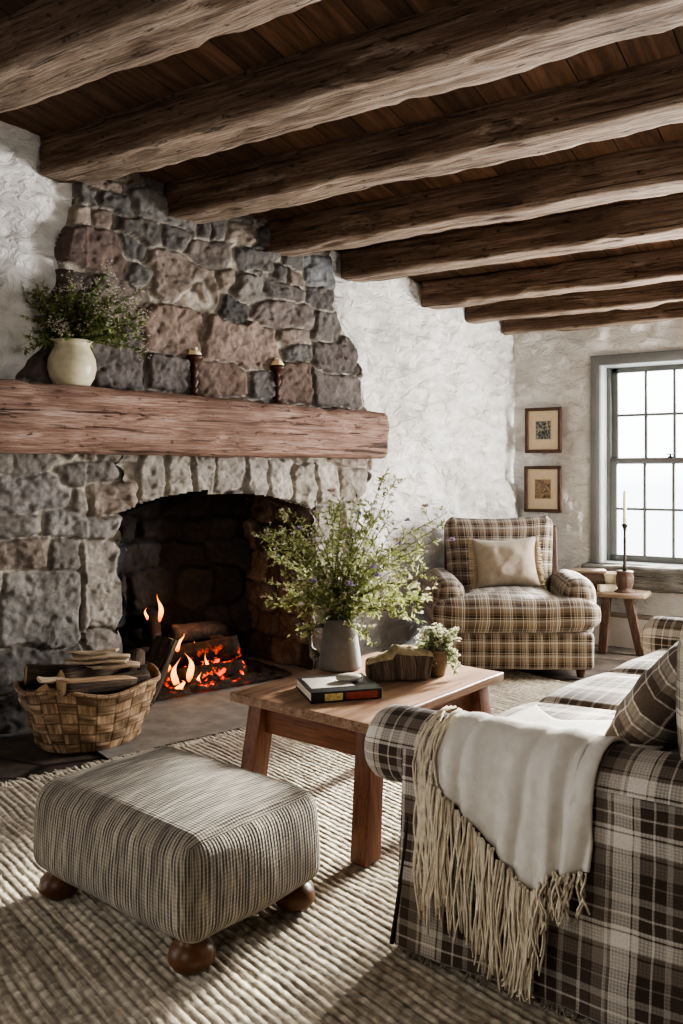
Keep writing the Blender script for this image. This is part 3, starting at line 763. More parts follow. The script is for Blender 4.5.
put_log('split_log', 'grey split log standing by the left jamb of the fireplace', 'log', None, wall_pt(.17, .17, .03), (.3, -1.0, wa + .2), .34, .065, 4.4, [M['bark'], M['cutwood'], M['bark']], .5)
xs = np.linspace(.02, 1.15, 60); ys = np.linspace(-.55, .09, 40); X, Y = np.meshgrid(xs, ys, indexing='ij')
E = np.clip(1 - ((X - .55) / .55) ** 2, 0, 1) * np.clip(1 - ((Y + .24) / .33) ** 2, 0, 1)
Zz = .006 + .05 * E ** .6 * (1 + 1.4 * fbm(X * 18, Y * 18, 4))
P = np.stack([WP[0] + X * Wd[0] + Y * N[0], WP[1] + X * Wd[1] + Y * N[1], Zz], -1).reshape(-1, 3)
eb = grid_obj('embers', P, 60, 40, M['ember'], keep=E > .02); tag(eb, 'bed of ash and glowing embers under the burning logs', 'embers'); eb['kind'] = 'stuff'
def flame(t, d, z, h, w, seed, lab):
    v, f = [], []; nl, n = 14, 12
    for i in range(nl + 1):
        s = i / nl; r = w * .8 * (math.sin(PI * min(1, s * .93 + .07)) ** .9) * (1 - s) ** .8 * 1.15 + .0006
        ox = .8 * w * math.sin(5.0 * s + seed) * s ** .8 * 1.1 + .5 * w * s * math.sin(seed * 2.3); oy = .2 * w * math.cos(2.5 * s + seed * 2)
        for k in range(n):
            a = 2 * PI * k / n; v.append((r * math.cos(a) + ox, .55 * r * math.sin(a) + oy, s * h))
    for i in range(nl):
        for k in range(n): k2 = (k + 1) % n; f.append((i * n + k, i * n + k2, (i + 1) * n + k2, (i + 1) * n + k))
    o = mk('flame', v, f, M['flame']); o.location = wall_pt(t, z, d); o.rotation_euler = (0, 0, wa)
    tag(o, lab, 'flame', 'flames of the log fire')
for i, (px, py, h, w, dd, lab) in enumerate([
    (160, 622, .16, .024, -.30, 'tallest thin orange flame rising behind the upper logs'),
    (147, 620, .07, .014, -.30, 'small flame at the far left behind the upper logs'),
    (178, 652, .10, .028, -.15, 'flame licking up at the middle of the log pile'),
    (190, 683, .17, .034, -.06, 'bright curved flame in front of the front log'),
    (207, 676, .13, .02, -.12, 'slim flame at the right end of the fire'),
    (176, 690, .17, .032, -.04, 'low orange flame at the front left of the logs'),
    (181, 712, .06, .04, .0, 'lowest glowing flame at the hearth edge'),
    (195, 655, .08, .016, -.2, 'little flame between the crossed logs'),
    (168, 672, .09, .018, -.1, 'short flame on the left shoulder of the log pile'),
    (200, 692, .07, .016, -.05, 'small flame low at the right front of the fire')]):
    k = (px - CX) / F; q0 = WP + dd * N; t = (k * q0[1] - q0[0]) / (Wd[0] - k * Wd[1]); Yd = q0[1] + t * Wd[1]
    flame(t, dd, max(.02, EYE - (py - HZ) * Yd / F), h, w, i * 1.7, lab)

# ------------------------------------------------------------------ window wall furniture: window_1, sill, skirting, pictures
RZV = math.atan2(V[1], V[0])
def on_far(name_root, v=0, off=0, z=0): return uv_pt(-off, v, z)
win = bpy.data.objects.new('window_1', None); COL.objects.link(win); win.location = uv_pt(0, (WV0 + WV1) / 2, WZ0); win.rotation_euler = (0, 0, RZV); struct(win)
W_, H_ = WV1 - WV0, WZ1 - WZ0     # local: x along wall, y into wall (outward), z from the bottom
def wbox(name, x0, x1, y0, y1, z0, z1, mat, par=win, r=.004):
    v, f, lu = rbox(x1 - x0, y1 - y0, z1 - z0, r, 1, 1)
    return MB().add(v, f, lu, 0, T((x0 + x1) / 2, (y0 + y1) / 2, (z0 + z1) / 2)).build(name, mat, par)
hw = W_ / 2
for s in (-1, 1):
    a, b = sorted((s * (hw - .012), s * (hw + .055))); wbox('architrave', a, b, -.035, .012, -.0, H_ + .055, M['grey_paint'])
    a, b = sorted((s * (hw - .012), s * (hw + .0))); wbox('reveal_panel', a, b, .0, .26, 0, H_, M['grey_light'])
    a, b = sorted((s * (hw - .035), s * (hw - .010))); wbox('sash_guide', a, b, .15, .24, 0, H_, M['grey_paint'])
wbox('architrave', -hw - .055, hw + .055, -.037, .012, H_ - .012, H_ + .058, M['grey_paint'])
wbox('reveal_panel', -hw, hw, 0, .26, H_ - .012, H_, M['grey_light'])
wbox('reveal_panel', -hw, hw, .0, .26, -.01, .006, M['grey_light'])
def sash(z0, z1, y, name):
    x0, x1 = -hw + .035, hw - .035; mb = MB()
    def b(a0, a1, c0, c1, th=.034):
        v, f, lu = rbox(a1 - a0, th, c1 - c0, .003, 1, 1); mb.add(v, f, lu, 0, T((a0 + a1) / 2, y, (c0 + c1) / 2))
    b(x0, x0 + .042, z0, z1); b(x1 - .042, x1, z0, z1); b(x0, x1, z0, z0 + .045); b(x0, x1, z1 - .036, z1)
    sh = mb.build(name, M['grey_paint'], win)
    mm = MB(); gx0, gx1, gz0, gz1 = x0 + .042, x1 - .042, z0 + .045, z1 - .036
    for k in (1, 2, 3):
        xx = gx0 + (gx1 - gx0) * k / 4; v, f, lu = rbox(.018, .028, gz1 - gz0, .003, 1, 1); mm.add(v, f, lu, 0, T(xx, y, (gz0 + gz1) / 2))
    v, f, lu = rbox(gx1 - gx0, .026, .018, .003, 1, 1); mm.add(v, f, lu, 0, T(0, y, (gz0 + gz1) / 2))
    mm.build('muntin', M['grey_paint'], sh)
    mk('pane', [(gx0, y + .004, gz0), (gx1, y + .004, gz0), (gx1, y + .004, gz1), (gx0, y + .004, gz1)], [(0, 1, 2, 3)], M['glass'], sh, smooth=False)
    return sh
sash(.702, H_ - .012, .215, 'upper_sash'); lw_ = sash(.006, .745, .178, 'lower_sash')
mb = MB(); v, f, lu = lathe([(.0, 0), (.018, 0), (.018, .008), (.008, .012), (.006, .028), (0, .03)], 12); mb.add(v, f, lu, 0, T(-.02, .168, .745)); v, f, lu = rbox(.05, .012, .008, .003, 1, 1); mb.add(v, f, lu, 0, T(-.02, .165, .77))
mb.build('sash_latch', M['iron'], lw_)
v, f, lu = rbox(1.14, .30, .165, .02, 24, 2); v = wobble(v, .012, 7, 2)
sl = MB().add(v, f, lu, 0, T(0, .045, -.084)).build('window_sill', M['sillstone'], win)
win2 = copy_tree(win); win2.name = 'added_window'; win2.location = uv_pt(0, (WV0 + WV1) / 2 + W2, WZ0)  # out-of-view copy, added to let sun onto the sofa
bb = mk('baseboard_far', *(lambda q: (q[0], q[1]))(rbox(3.6, .03, .22, .006, 2, 1)), M['ivory_paint']); bb.location = uv_pt(-.045, 1.85, .09); bb.rotation_euler = (0, 0, RZV); struct(bb)
tr = mk('trim_1', *(lambda q: (q[0], q[1]))(rbox(3.6, .05, .03, .008, 2, 1)), M['cap']); tr.location = uv_pt(-.05, 1.85, .205); tr.rotation_euler = (0, 0, RZV); struct(tr)

def picture(px, py0, py1, w, label, art):
    k = (px - CX) / F; v = (k * C[1] - C[0]) / (V[0] - k * V[1]); Yd = C[1] + v * V[1]
    z1 = EYE + (HZ - py0) * Yd / F; z0 = EYE + (HZ - py1) * Yd / F; h = z1 - z0
    o = thing('picture_frame', label, 'picture', uv_pt(-.04, v, z0), RZV, 'small framed prints on the window wall')
    mb = MB(); fw = .024
    for (x, z, sx, sz) in ((-w / 2 + fw / 2, h / 2, fw, h), (w / 2 - fw / 2, h / 2, fw, h), (0, fw / 2, w, fw), (0, h - fw / 2, w, fw)):
        q = rbox(sx, .028, sz, .005, 1, 2); mb.add(*q, 0, T(x, 0, z))
    mb.build('frame', M['frame_wood'], o)
    mk('mat_board', [(-w / 2 + .01, .002, .01), (w / 2 - .01, .002, .01), (w / 2 - .01, .002, h - .01), (-w / 2 + .01, .002, h - .01)], [(0, 1, 2, 3)], M['mat'], o, smooth=False)
    q = rbox(w * .43, .004, h * .42, .001, 1, 1); MB().add(*q, 0, T(0, .0, h * .5)).build('print', art, o)
picture(545, 408, 453, .272, 'small framed dark blue-grey print, upper of the two on the window wall', make_print('etching_ink', 'B3A68E', '1E2226', '4C5358', 7, 3.1))
picture(544.5, 466, 512, .276, 'small framed sepia print, lower of the two on the window wall', make_print('sepia_ink', 'A88B64', '3A2F25', '857361', 5, 8.4))

# ------------------------------------------------------------------ rug
RT0, RT1, RN0, RN1 = -2.0, 2.2, .745, 3.9
PITCH = .025
xs = np.arange(RN0, RN1, .017); ys = np.arange(RT0, RT1, PITCH / 6)
X, Y = np.meshgrid(xs, ys, indexing='ij')
Yw = Y + .02 * fbm(X * 3, Y * 3, 2) + .006 * fbm(X * 24, Y * 8, 2); row = np.floor(Yw / PITCH); fr = Yw / PITCH - row
ph = np.where(row % 2 == 0, 0, .5)
bead = np.abs(np.sin(PI * (X / .042 + ph + .6 * vnoise(X * 3, row * 1.7))))
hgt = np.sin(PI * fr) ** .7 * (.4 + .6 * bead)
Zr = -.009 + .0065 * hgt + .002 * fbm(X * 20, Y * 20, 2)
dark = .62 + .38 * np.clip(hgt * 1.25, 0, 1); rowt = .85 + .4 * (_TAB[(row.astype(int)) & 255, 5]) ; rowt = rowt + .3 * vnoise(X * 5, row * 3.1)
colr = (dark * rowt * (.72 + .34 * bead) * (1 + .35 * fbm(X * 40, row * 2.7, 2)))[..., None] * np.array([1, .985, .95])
endw = .012 * (_TAB[row.astype(int) & 255, 9] - .5)
P = np.stack([WP[0] + Y * Wd[0] + (X + endw) * N[0], WP[1] + Y * Wd[1] + (X + endw) * N[1], Zr], -1).reshape(-1, 3)
rug = thing('woven_rug', 'large oatmeal rug of thick woven wool rows with a frayed hearth edge', 'rug', wall_pt(.1, -.013, 2.2))
rl = np.array(rug.location)
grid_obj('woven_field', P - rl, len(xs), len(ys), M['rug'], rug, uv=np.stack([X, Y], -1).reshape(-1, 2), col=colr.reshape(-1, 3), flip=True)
mb = MB(); y = RT0
while y < RT1:
    for q in range(2):
        t = y + random.uniform(-.006, .006); L = random.uniform(.03, .065); s = random.uniform(-.02, .02)
        pts = [Vector(wall_pt(t, -.006, RN0 + .012)), Vector(wall_pt(t + s * .5, -.003, RN0 - L * .5)), Vector(wall_pt(t + s, -.009, RN0 - L))]
        q_ = tube([p - Vector(rl) for p in pts], .0045, 5); mb.add(*q_)
    y += PITCH * .8
mb.build('fringe', m_plain('rug_fringe_yarn', 'B9B0A0', .95, .25, 40, .3), rug)

# ------------------------------------------------------------------ ottoman
def skewed(objs, ax, ay): pass
OT_L = np.array([-.878, 2.415]); OT_F = np.array([-.337, 2.03]); OT_R = np.array([-.05, 2.343])
oc = (OT_L + OT_R) / 2
ang = math.atan2((OT_F - OT_L)[1], (OT_F - OT_L)[0]) * .5 + (math.atan2((OT_R - OT_F)[1], (OT_R - OT_F)[0]) - PI / 2) * .5
ot = thing('footstool', 'low upholstered footstool in ribbed grey and cream stripe on round wooden feet', 'footstool', (oc[0], oc[1], 0), ang)
ow, od = .69, .49
v, f, lu = rbox(ow, od, .255, .055, 26, 5, .022, .012)
v2 = []
for p in v:
    k = .5 + p[2] / .255
    s = 1.02 - .05 * k ** 2
    d_ = mnoise.noise_vector(Vector((p[0] * 5, p[1] * 5, p[2] * 5))) * .008
    v2.append((p[0] * s + d_[0], p[1] * s + d_[1], p[2] + d_[2] * .8))
MB().add(v2, f, lu, 0, T(0, 0, .2)).build('upholstered_body', M['ottoman'], ot)
prof = [(0, 0), (.028, 0), (.045, .007), (.056, .022), (.058, .036), (.053, .053), (.04, .066), (.032, .072), (.03, .09), (0, .09)]
for (sx, sy) in ((-1, -1), (1, -1), (1, 1), (-1, 1)):
    q = lathe(prof, 24); MB().add(*q, 0, T(sx * (ow / 2 - .065), sy * (od / 2 - .06), 0)).build('foot', M['foot'], ot)

# ------------------------------------------------------------------ coffee table
tf, tl, tr_ = np.array([.0855, 2.594]), np.array([-.40, 2.936]), np.array([.631, 3.23])
tc = (tl + tr_) / 2
tu = math.atan2(.78, .625)                                   # long side
ct = thing('coffee_table', 'low reddish-brown wooden coffee table with splayed square legs', 'table', (tc[0], tc[1], 0), tu - PI)
TL, TW, TZ = .86, .60, .44
box_obj('tabletop', TL, TW, .032, T(0, 0, TZ - .016), M['table'], ct, .006, 10, 2, .002, 6, 1)
for s in (-1, 1):
    box_obj('apron', TL - .22, .022, .11, T(0, s * (TW / 2 - .075), TZ - .032 - .055), M['table_apron'], ct, .003)
    v, f, lu = rbox(TW - .16, .022, .11, .003, 2, 1)
    o = MB().add(v, f, lu).build('apron', M['table_apron'], ct); o.location = (s * (TL / 2 - .095), 0, TZ - .087); o.rotation_euler = (0, 0, PI / 2)
for sx in (-1, 1):
    for sy in (-1, 1):
        v, f, lu = rbox(.075, .062, TZ - .034, .005, 2, 2)
        vv = []
        for p in v:
            k = .5 - p[2] / (TZ - .034)                     # 0 at top, 1 at foot
            vv.append((p[0] * (1 + .1 * k) + sx * .055 * k, p[1] + sy * .02 * k, p[2]))
        MB().add(vv, f, lu, 0, T(sx * (TL / 2 - .1), sy * (TW / 2 - .065), (TZ - .034) / 2)).build('leg', M['table_z'], ct)

# ------------------------------------------------------------------ plants
def leafquad(mb, p, dirv, size, width, mi=0, fold=.25):
    d = Vector(dirv).normalized(); s = d.cross(Vector((random.uniform(-1, 1), random.uniform(-1, 1), random.uniform(-1, 1))))
    if s.length < 1e-4: return
    s.normalize(); n = d.cross(s); p = Vector(p)
    a = p; b = p + d * size * .45 + s * width * .5 + n * fold * width; c = p + d * size; e = p + d * size * .45 - s * width * .5 + n * fold * width; m_ = p + d * size * .5
    k = len(mb.v); mb.v += [tuple(a), tuple(b), tuple(c), tuple(e), tuple(m_)]; mb.f += [(k, k + 1, k + 4), (k + 1, k + 2, k + 4), (k + 2, k + 3, k + 4), (k + 3, k, k + 4)]; mb.u += [(0, 0)] * 12; mb.m += [mi] * 4
def rdir(): 
    v = Vector((random.gauss(0, 1), random.gauss(0, 1), random.gauss(0, 1))); return v.normalized()
def stem_path(base, tip, sag=.0, n=7, jit=.012):
    b, t = Vector(base), Vector(tip); out = []
    mid = (b + t) / 2; mid.z += (t - b).length * .12; mid.x = b.x * .65 + t.x * .35 * 1.0; mid.y = b.y * .65 + t.y * .35
    for i in range(n):
        s = i / (n - 1); p = b * (1 - s) ** 2 + mid * 2 * s * (1 - s) + t * s * s
        p.z -= sag * s * s
        out.append(p + rdir() * jit * s)
    return out
def floret(mb, p, r, n=14, mi=0):
    for _ in range(n):
        d = rdir(); d.z = abs(d.z) * .9 + .1
        leafquad(mb, Vector(p) + d * r * .15, d, r, r * .38, mi, .1)

# --- bouquet on the coffee table
def tz(px, py, z):
    Y = (EYE - z) * F / (py - HZ); return Vector(((px - CX) / F * Y, Y, z))
vp = tz(340, 672, TZ); vp.y += .07; vp.x = (340 - CX) / F * vp.y
jug = thing('stoneware_jug', 'plain grey stoneware jug holding wildflowers on the coffee table', 'jug', vp)
prof = [(0, 0), (.078, 0), (.084, .006), (.083, .02), (.077, .07), (.069, .12), (.062, .165), (.061, .18), (.064, .192), (.061, .194), (.056, .185), (.055, .17), (.06, .12), (.068, .03), (0, .03)]
MB().add(*lathe(prof, 40)).build('body', M['grey_jug'], jug)
MB().add(*tube([(-.062, 0, .165), (-.1, .0, .16), (-.118, 0, .12), (-.112, 0, .075), (-.082, 0, .045)], .0095, 8)).build('handle', M['grey_jug'], jug)
bq = thing('wildflower_bouquet', 'loose spreading bouquet of green wildflowers with mauve heads in the grey jug', 'flowers', vp + Vector((0, 0, .12)))
random.seed(21)
stm, lv, bud = MB(), MB(), MB(); heads = []
dD = vp.y / F
def bq_tip(px, py, dy): return Vector(((px - 340) * dD + dy * (px - CX) / F, dy, (672 - py) * dD - .12 + .02))
tips = []
for i in range(58):
    a = random.uniform(-1, 1); 
    px = 340 + a * 88; top = 505 + 38 * abs(a) ** 1.5
    py = random.uniform(top, top + 85); tips.append((px, py, random.uniform(-.24, .24)))
tips += [(390, 478, .0), (398, 490, .03), (445, 520, .02), (440, 550, -.05), (425, 560, .05), (262, 545, 0), (270, 535, .05), (282, 520, -.04), (430, 600, .08), (398, 610, -.1), (300, 610, -.08), (285, 600, .0), (305, 630, -.1), (372, 640, -.12), (380, 620, .1), (445, 535, -.03), (268, 590, -.05), (345, 510, .0), (332, 505, .1), (372, 520, -.06)]
for i, (px, py, dy) in enumerate(tips):
    tip = bq_tip(px, py, dy); base = Vector((random.uniform(-.03, .03), random.uniform(-.03, .03), .0))
    neck = Vector((base.x * 1.2 + tip.x * .06, base.y * 1.2 + tip.y * .06, .09))
    path = [base] + stem_path(neck, tip, .03 if py > 590 else 0.0)
    stm.add(*tube(path, lambda s: .0026 - .0016 * s, 4, False))
    for j in range(52):
        s = random.uniform(.2, 1) * (len(path) - 1); k = min(int(s), len(path) - 2); p = path[k].lerp(path[k + 1], s - k)
        dr = (rdir() + (path[k + 1] - path[k]).normalized() * .8 + Vector((0, 0, .1)))
        sz = random.uniform(.014, .034)
        leafquad(lv, p, dr, sz, sz * random.uniform(.25, .5), 0)
        if random.random() < .16:
            tw = p + (rdir() + Vector((0, 0, .5))).normalized() * random.uniform(.03, .08)
            stm.add(*tube([p, p.lerp(tw, .5) + rdir() * .006, tw], .0009, 3, False))
            for _ in range(6): leafquad(lv, p.lerp(tw, random.uniform(.3, 1)), rdir() + (tw - p).normalized(), random.uniform(.01, .022), .008)
            if random.random() < .5: floret(bud, tw, .009, 7, random.choice((0, 0, 1)))
    if random.random() < .4: floret(bud, tip, .013, 10, random.choice((0, 1, 1)))
# broad leaves at lower right
for _ in range(16):
    p = bq_tip(random.uniform(385, 412), random.uniform(595, 625), random.uniform(-.12, -.05)); leafquad(lv, p, rdir() + Vector((.5, 0, -.2)), random.uniform(.03, .05), random.uniform(.02, .03))
for _ in range(14):
    p = bq_tip(random.uniform(298, 315), random.uniform(615, 640), random.uniform(-.12, -.05)); leafquad(lv, p, rdir() + Vector((-.2, 0, -.6)), random.uniform(.02, .035), random.uniform(.012, .02))
stm.build('stems', M['stem'], bq); lv.build('leaves', M['leaf_fresh'], bq); bud.build('blossom_sprays', [M['pink_petal'], M['white_petal']], bq)
for (px, py, m_n, r_) in [(313, 585, 'mauve_petal', .017), (350, 588, 'mauve_petal', .017), (373, 572, 'mauve_petal', .016), (378, 580, 'mauve_petal', .018), (299, 538, 'mauve_petal', .016), (332, 501, 'pink_petal', .02), (425, 516, 'pink_petal', .018), (358, 523, 'mauve_petal', .016), (452, 549, 'mauve_petal', .014), (400, 553, 'mauve_petal', .015), (301, 607, 'white_petal', .014), (345, 545, 'pink_petal', .016), (320, 560, 'mauve_petal', .013), (408, 530, 'mauve_petal', .014)]:
    mb = MB(); floret(mb, (0, 0, 0), r_, 34); dy = -.2 if py > 560 else -.05
    o = mb.build('flower_head', M[m_n], bq); o.location = bq_tip(px, py, dy); 

# --- jar with greenery on the mantel
tm = px_wall(75, 380)[0]
k_ = (72 - CX) / F; q_ = WP + .1 * N; tm = (k_ * q_[1] - q_[0]) / (Wd[0] - k_ * Wd[1])
vz = float(mantel_z(tm))
jp = Vector(wall_pt(tm, vz, .1))
jar = thing('cream_jar', 'round-bellied cream glazed jar on the left end of the mantel', 'vase', jp)
prof = [(0, 0), (.075, 0), (.08, .006), (.098, .04), (.108, .085), (.104, .13), (.088, .168), (.078, .19), (.08, .205), (.09, .216), (.088, .219), (.078, .21), (.07, .19), (.08, .16), (.09, .1), (.07, .02), (0, .02)]
prof = [(r * 1.06, z) for r, z in prof]
MB().add(*lathe(prof, 44)).build('body', M['cream_glaze'], jar)
gb = thing('greenery_bunch', 'bushy bunch of dark greenery with tiny white blossoms in the mantel jar', 'flowers', jp + Vector((0, 0, .12)))
random.seed(5); stm, lv, bud = MB(), MB(), MB(); gD = jp.y / F
for i in range(100):
    a = random.uniform(-1, 1); px = 83 + a * 68 + (a < -.5) * 2; top = 266 + 30 * abs(a) ** 2.2 - 8 * (a > .1); py = random.uniform(top, top + 70)
    dy = random.uniform(-.17, .12); tip = Vector(((px - 72) * gD + dy * (px - CX) / F * .6, dy, (385 - py) * gD - .12))
    base = Vector((random.uniform(-.03, .03), random.uniform(-.03, .03), -.02)); neck = Vector((tip.x * .1, tip.y * .1, .09))
    path = [base] + stem_path(neck, tip, .01, 6)
    stm.add(*tube(path, lambda s: .0025 - .0015 * s, 4, False))
    for j in range(44):
        s = random.uniform(.3, 1) * (len(path) - 1); k = min(int(s), len(path) - 2); p = path[k].lerp(path[k + 1], s - k)
        sz = random.uniform(.014, .036); leafquad(lv, p, rdir() + (path[k + 1] - path[k]).normalized() * .6, sz, sz * random.uniform(.35, .65))
    if random.random() < .85:
        for _ in range(14):
            p = tip + rdir() * random.uniform(.01, .05); floret(bud, p, random.uniform(.006, .010), 6, random.choice((0, 0, 0, 1)))
stm.build('stems', M['stem'], gb); lv.build('leaves', M['leaf_dark'], gb); bud.build('blossom_sprays', [M['white_petal'], M['pink_petal']], gb)

# --- candles on the mantel
prof = [(0, 0), (.042, 0), (.044, .008), (.036, .016), (.02, .024), (.016, .035), (.022, .045), (.022, .052), (.014, .06), (.018, .075), (.024, .09), (.02, .105), (.013, .115), (.02, .13), (.025, .143), (.019, .158), (.013, .17), (.018, .185), (.03, .2), (.045, .21), (.048, .222), (.045, .232), (.03, .232), (.0, .225)]
def mantel_candle(px, lab1, lab2, hs, seed):
    t = px_wall(px, 390)[0] + .06; p = Vector(wall_pt(t, float(mantel_z(t)), .12)); p.x = (px - CX) / F * p.y
    o = thing('candle_holder', lab1, 'candle holder', p, 0, 'turned wooden candle holders on the mantel')
    MB().add(*lathe(prof, 28)).build('body', M['darkwood'], o)
    c = thing('candle_stub', lab2, 'candle', p + Vector((0, 0, .23)), seed, 'candle stubs on the mantel')
    mb = MB(); pf = [(0, 0), (.034, 0), (.036, .01), (.03, hs * .7), (.028, hs)]
    v, f, lu = lathe([(0, 0), (.036, .0), (.038, .008), (.031, .018), (.028, hs), (.022, hs - .004), (0, hs - .008)], 22)
    v = [(x + (.01 * mnoise.noise(Vector((x * 40, y * 40, seed)))), y, z + (.022 * mnoise.noise(Vector((x * 30 + seed, y * 30, 2))) if z > .02 else 0)) for x, y, z in v]
    MB().add(v, f, lu).build('wax', M['wax_amber'], c)
    MB().add(*lathe([(0, hs - .01), (.012, hs - .01), (.012, hs + .018), (0, hs + .02)], 12)).build('wax_spike', M['wax'], c).location = (.012, 0, 0)
    MB().add(*tube([(0, 0, hs - .01), (.001, 0, hs + .006), (.003, 0, hs + .013)], .0012, 5)).build('wick', M['iron'], c)
mantel_candle(194.5, 'dark turned wooden candle holder on the mantel nearer the greenery jar', 'melted amber candle stub on the holder nearer the greenery jar', .03, 1.3)
mantel_candle(277.5, 'dark turned wooden candle holder on the mantel nearer its right end', 'melted amber candle stub on the holder nearer the mantel right end', .026, 4.1)

# ------------------------------------------------------------------ things on the coffee table
bp = [tz(311, 704, TZ), tz(380, 697, TZ), tz(296, 681, TZ)]
ba = math.atan2((bp[1] - bp[0]).y, (bp[1] - bp[0]).x) - .08
bk = thing('hardback_book', 'thick dark hardback book with a rust and straw spine on the coffee table', 'book', bp[0], ba)
bw, bd_, bh = .245, .225, .036
box_obj('pages', bw - .008, bd_ - .01, bh - .008, T(bw / 2, bd_ / 2 + .002, bh / 2), M['pages'], bk, .002)
box_obj('cover', bw, bd_, .004, T(bw / 2, bd_ / 2, bh - .002), M['bookcloth'], bk, .0015)
box_obj('cover', bw, bd_, .004, T(bw / 2, bd_ / 2, .002), M['bookcloth'], bk, .0015)
sp = box_obj('spine', bw, .005, bh, T(bw / 2, 0, bh / 2), M['bookcloth'], bk, .002)
box_obj('spine_panel', .062, .003, bh * .66, T(.077, -.0025, bh / 2), M['straw'], sp, .001)
box_obj('spine_panel', .11, .003, bh * .66, T(.175, -.0025, bh / 2), M['rust'], sp, .001)
box_obj('cover_picture', .15, .14, .001, T(.09, .12, bh + .0004), make_print('cover_photo_ink', 'A59D92', '211E1D', '5D5752', 4, 5.5), bk, .0004)
v, f, lu = lathe([(0, 0), (.03, .001), (.045, .008), (.048, .014), (.04, .021), (.02, .025), (0, .026)], 28, 1.0, .62)
o = MB().add(v, f, lu).build('pebble', M['pebble']); q = bk.matrix_world; 
pp = Matrix.Translation(bp[0]) @ Matrix.Rotation(ba, 4, 'Z') @ Vector((.165, .12, bh)); o.location = pp; o.rotation_euler = (0, 0, .3)
tag(o, 'flat pale grey pebble lying on the dark hardback book', 'stone')
# bark-sided log piece with dry moss on top
lp = tz(400, 683, TZ); lp.y += .05
v, f, lu = rbox(.235, .10, .075, .012, 14, 2)
vv, mi = [], []
for p in v:
    k = .5 + p[2] / .075
    tp = .028 * math.sin((p[0] / .235 + .5) * PI) ** 1 * k + (.018 * k if p[0] > -.02 else -.004 * k)
    d_ = mnoise.noise_vector(Vector((p[0] * 18, p[1] * 18, p[2] * 18))) * .012
    vv.append((p[0] + d_[0], p[1] * (1 - .25 * k) + d_[1], p[2] + tp + d_[2] * (k + .1)))
for q in f: mi.append(1 if np.mean([v[i][2] for i in q]) > .026 else 0)
o = mk('bark_log', vv, f, [M['bark'], M['moss']], loop_uv=lu, midx=mi); o.location = lp + Vector((0, 0, .042)); o.rotation_euler = (0, 0, .12)
tag(o, 'short bark-sided log piece with dry moss on top, on the coffee table', 'log')
for k in range(1): pass
# potted trailing white flowers
pp = tz(438, 678, TZ); pp.y += .04
pt = thing('flower_pot', 'small brown earthen pot beside the bark log on the coffee table', 'plant pot', pp)
MB().add(*lathe([(0, 0), (.028, 0), (.033, .01), (.04, .06), (.044, .09), (.046, .1), (.042, .1), (.036, .085), (0, .085)], 24)).build('body', M['pot'], pt)
tp_ = thing('white_flower_plant', 'trailing pale plant with clustered white blossoms in the small earthen pot', 'plant', pp + Vector((0, 0, .085)))
random.seed(9); stm, lv, bud = MB(), MB(), MB(); pD = pp.y / F
for i in range(74):
    px = random.uniform(418, 458); py = random.uniform(628, 674); 
    if py > 648 and 432 < px < 446 and random.random() < .6: continue
    dy = random.uniform(-.07, .05); tip = Vector(((px - 438) * pD, dy, (678 - py) * pD - .085))
    path = stem_path((random.uniform(-.02, .02), random.uniform(-.02, .02), .0), tip, 0, 5, .004); 
    path[1].z = max(path[1].z, .03); path[2].z = max(path[2].z, .03)
    stm.add(*tube(path, .0014, 4, False))
    for _ in range(26):
        k = random.randint(1, 3); p = path[k].lerp(path[k + 1], random.random()); leafquad(lv, p, rdir(), random.uniform(.01, .02), .009)
    for _ in range(11):
        p = tip + rdir() * random.uniform(.0, .016); floret(bud, p, .0085, 6, 0)
stm.build('stems', M['stem'], tp_); lv.build('leaves', M['leaf_pale'], tp_); bud.build('blossoms', M['cream_petal'], tp_)

# ------------------------------------------------------------------ firewood basket
bc = Vector((-1.125, 3.80, -.004)); bz = .62
bs = thing('firewood_basket', 'oval splint-woven basket heaped with firewood on the hearth', 'basket', bc, bz)
nu, nv = 160, 40; v, f, lu = [], [], []
BH = .27
def brim(a): return BH * (1 + .05 * math.sin(2 * a + 1.0) + .04 * math.sin(5 * a)) 
for j in range(nv + 1):
    s = j / nv
    for i in range(nu):
        a = 2 * PI * i / nu; g_ = .205 + .105 * s ** .8
        strip = int(s * 5.999); col_ = int(i / nu * 22)
        wv = math.sin(PI * (s * 6 % 1)) ** .5 * (1 if (strip + col_) % 2 == 0 else -.4) * abs(math.sin(PI * (i / nu * 22 % 1))) ** .5
        g_ += .010 * wv + .008 * mnoise.noise(Vector((math.cos(a) * 3, math.sin(a) * 3, s * 3)))
        v.append((g_ * math.cos(a), g_ * .74 * math.sin(a), s * brim(a)))
for j in range(nv):
    for i in range(nu):
        i2 = (i + 1) % nu; f.append((j * nu + i, j * nu + i2, (j + 1) * nu + i2, (j + 1) * nu + i))
        lu += [(i / nu * 1.6, j / nv * .3), ((i + 1) / nu * 1.6, j / nv * .3), ((i + 1) / nu * 1.6, (j + 1) / nv * .3), (i / nu * 1.6, (j + 1) / nv * .3)]
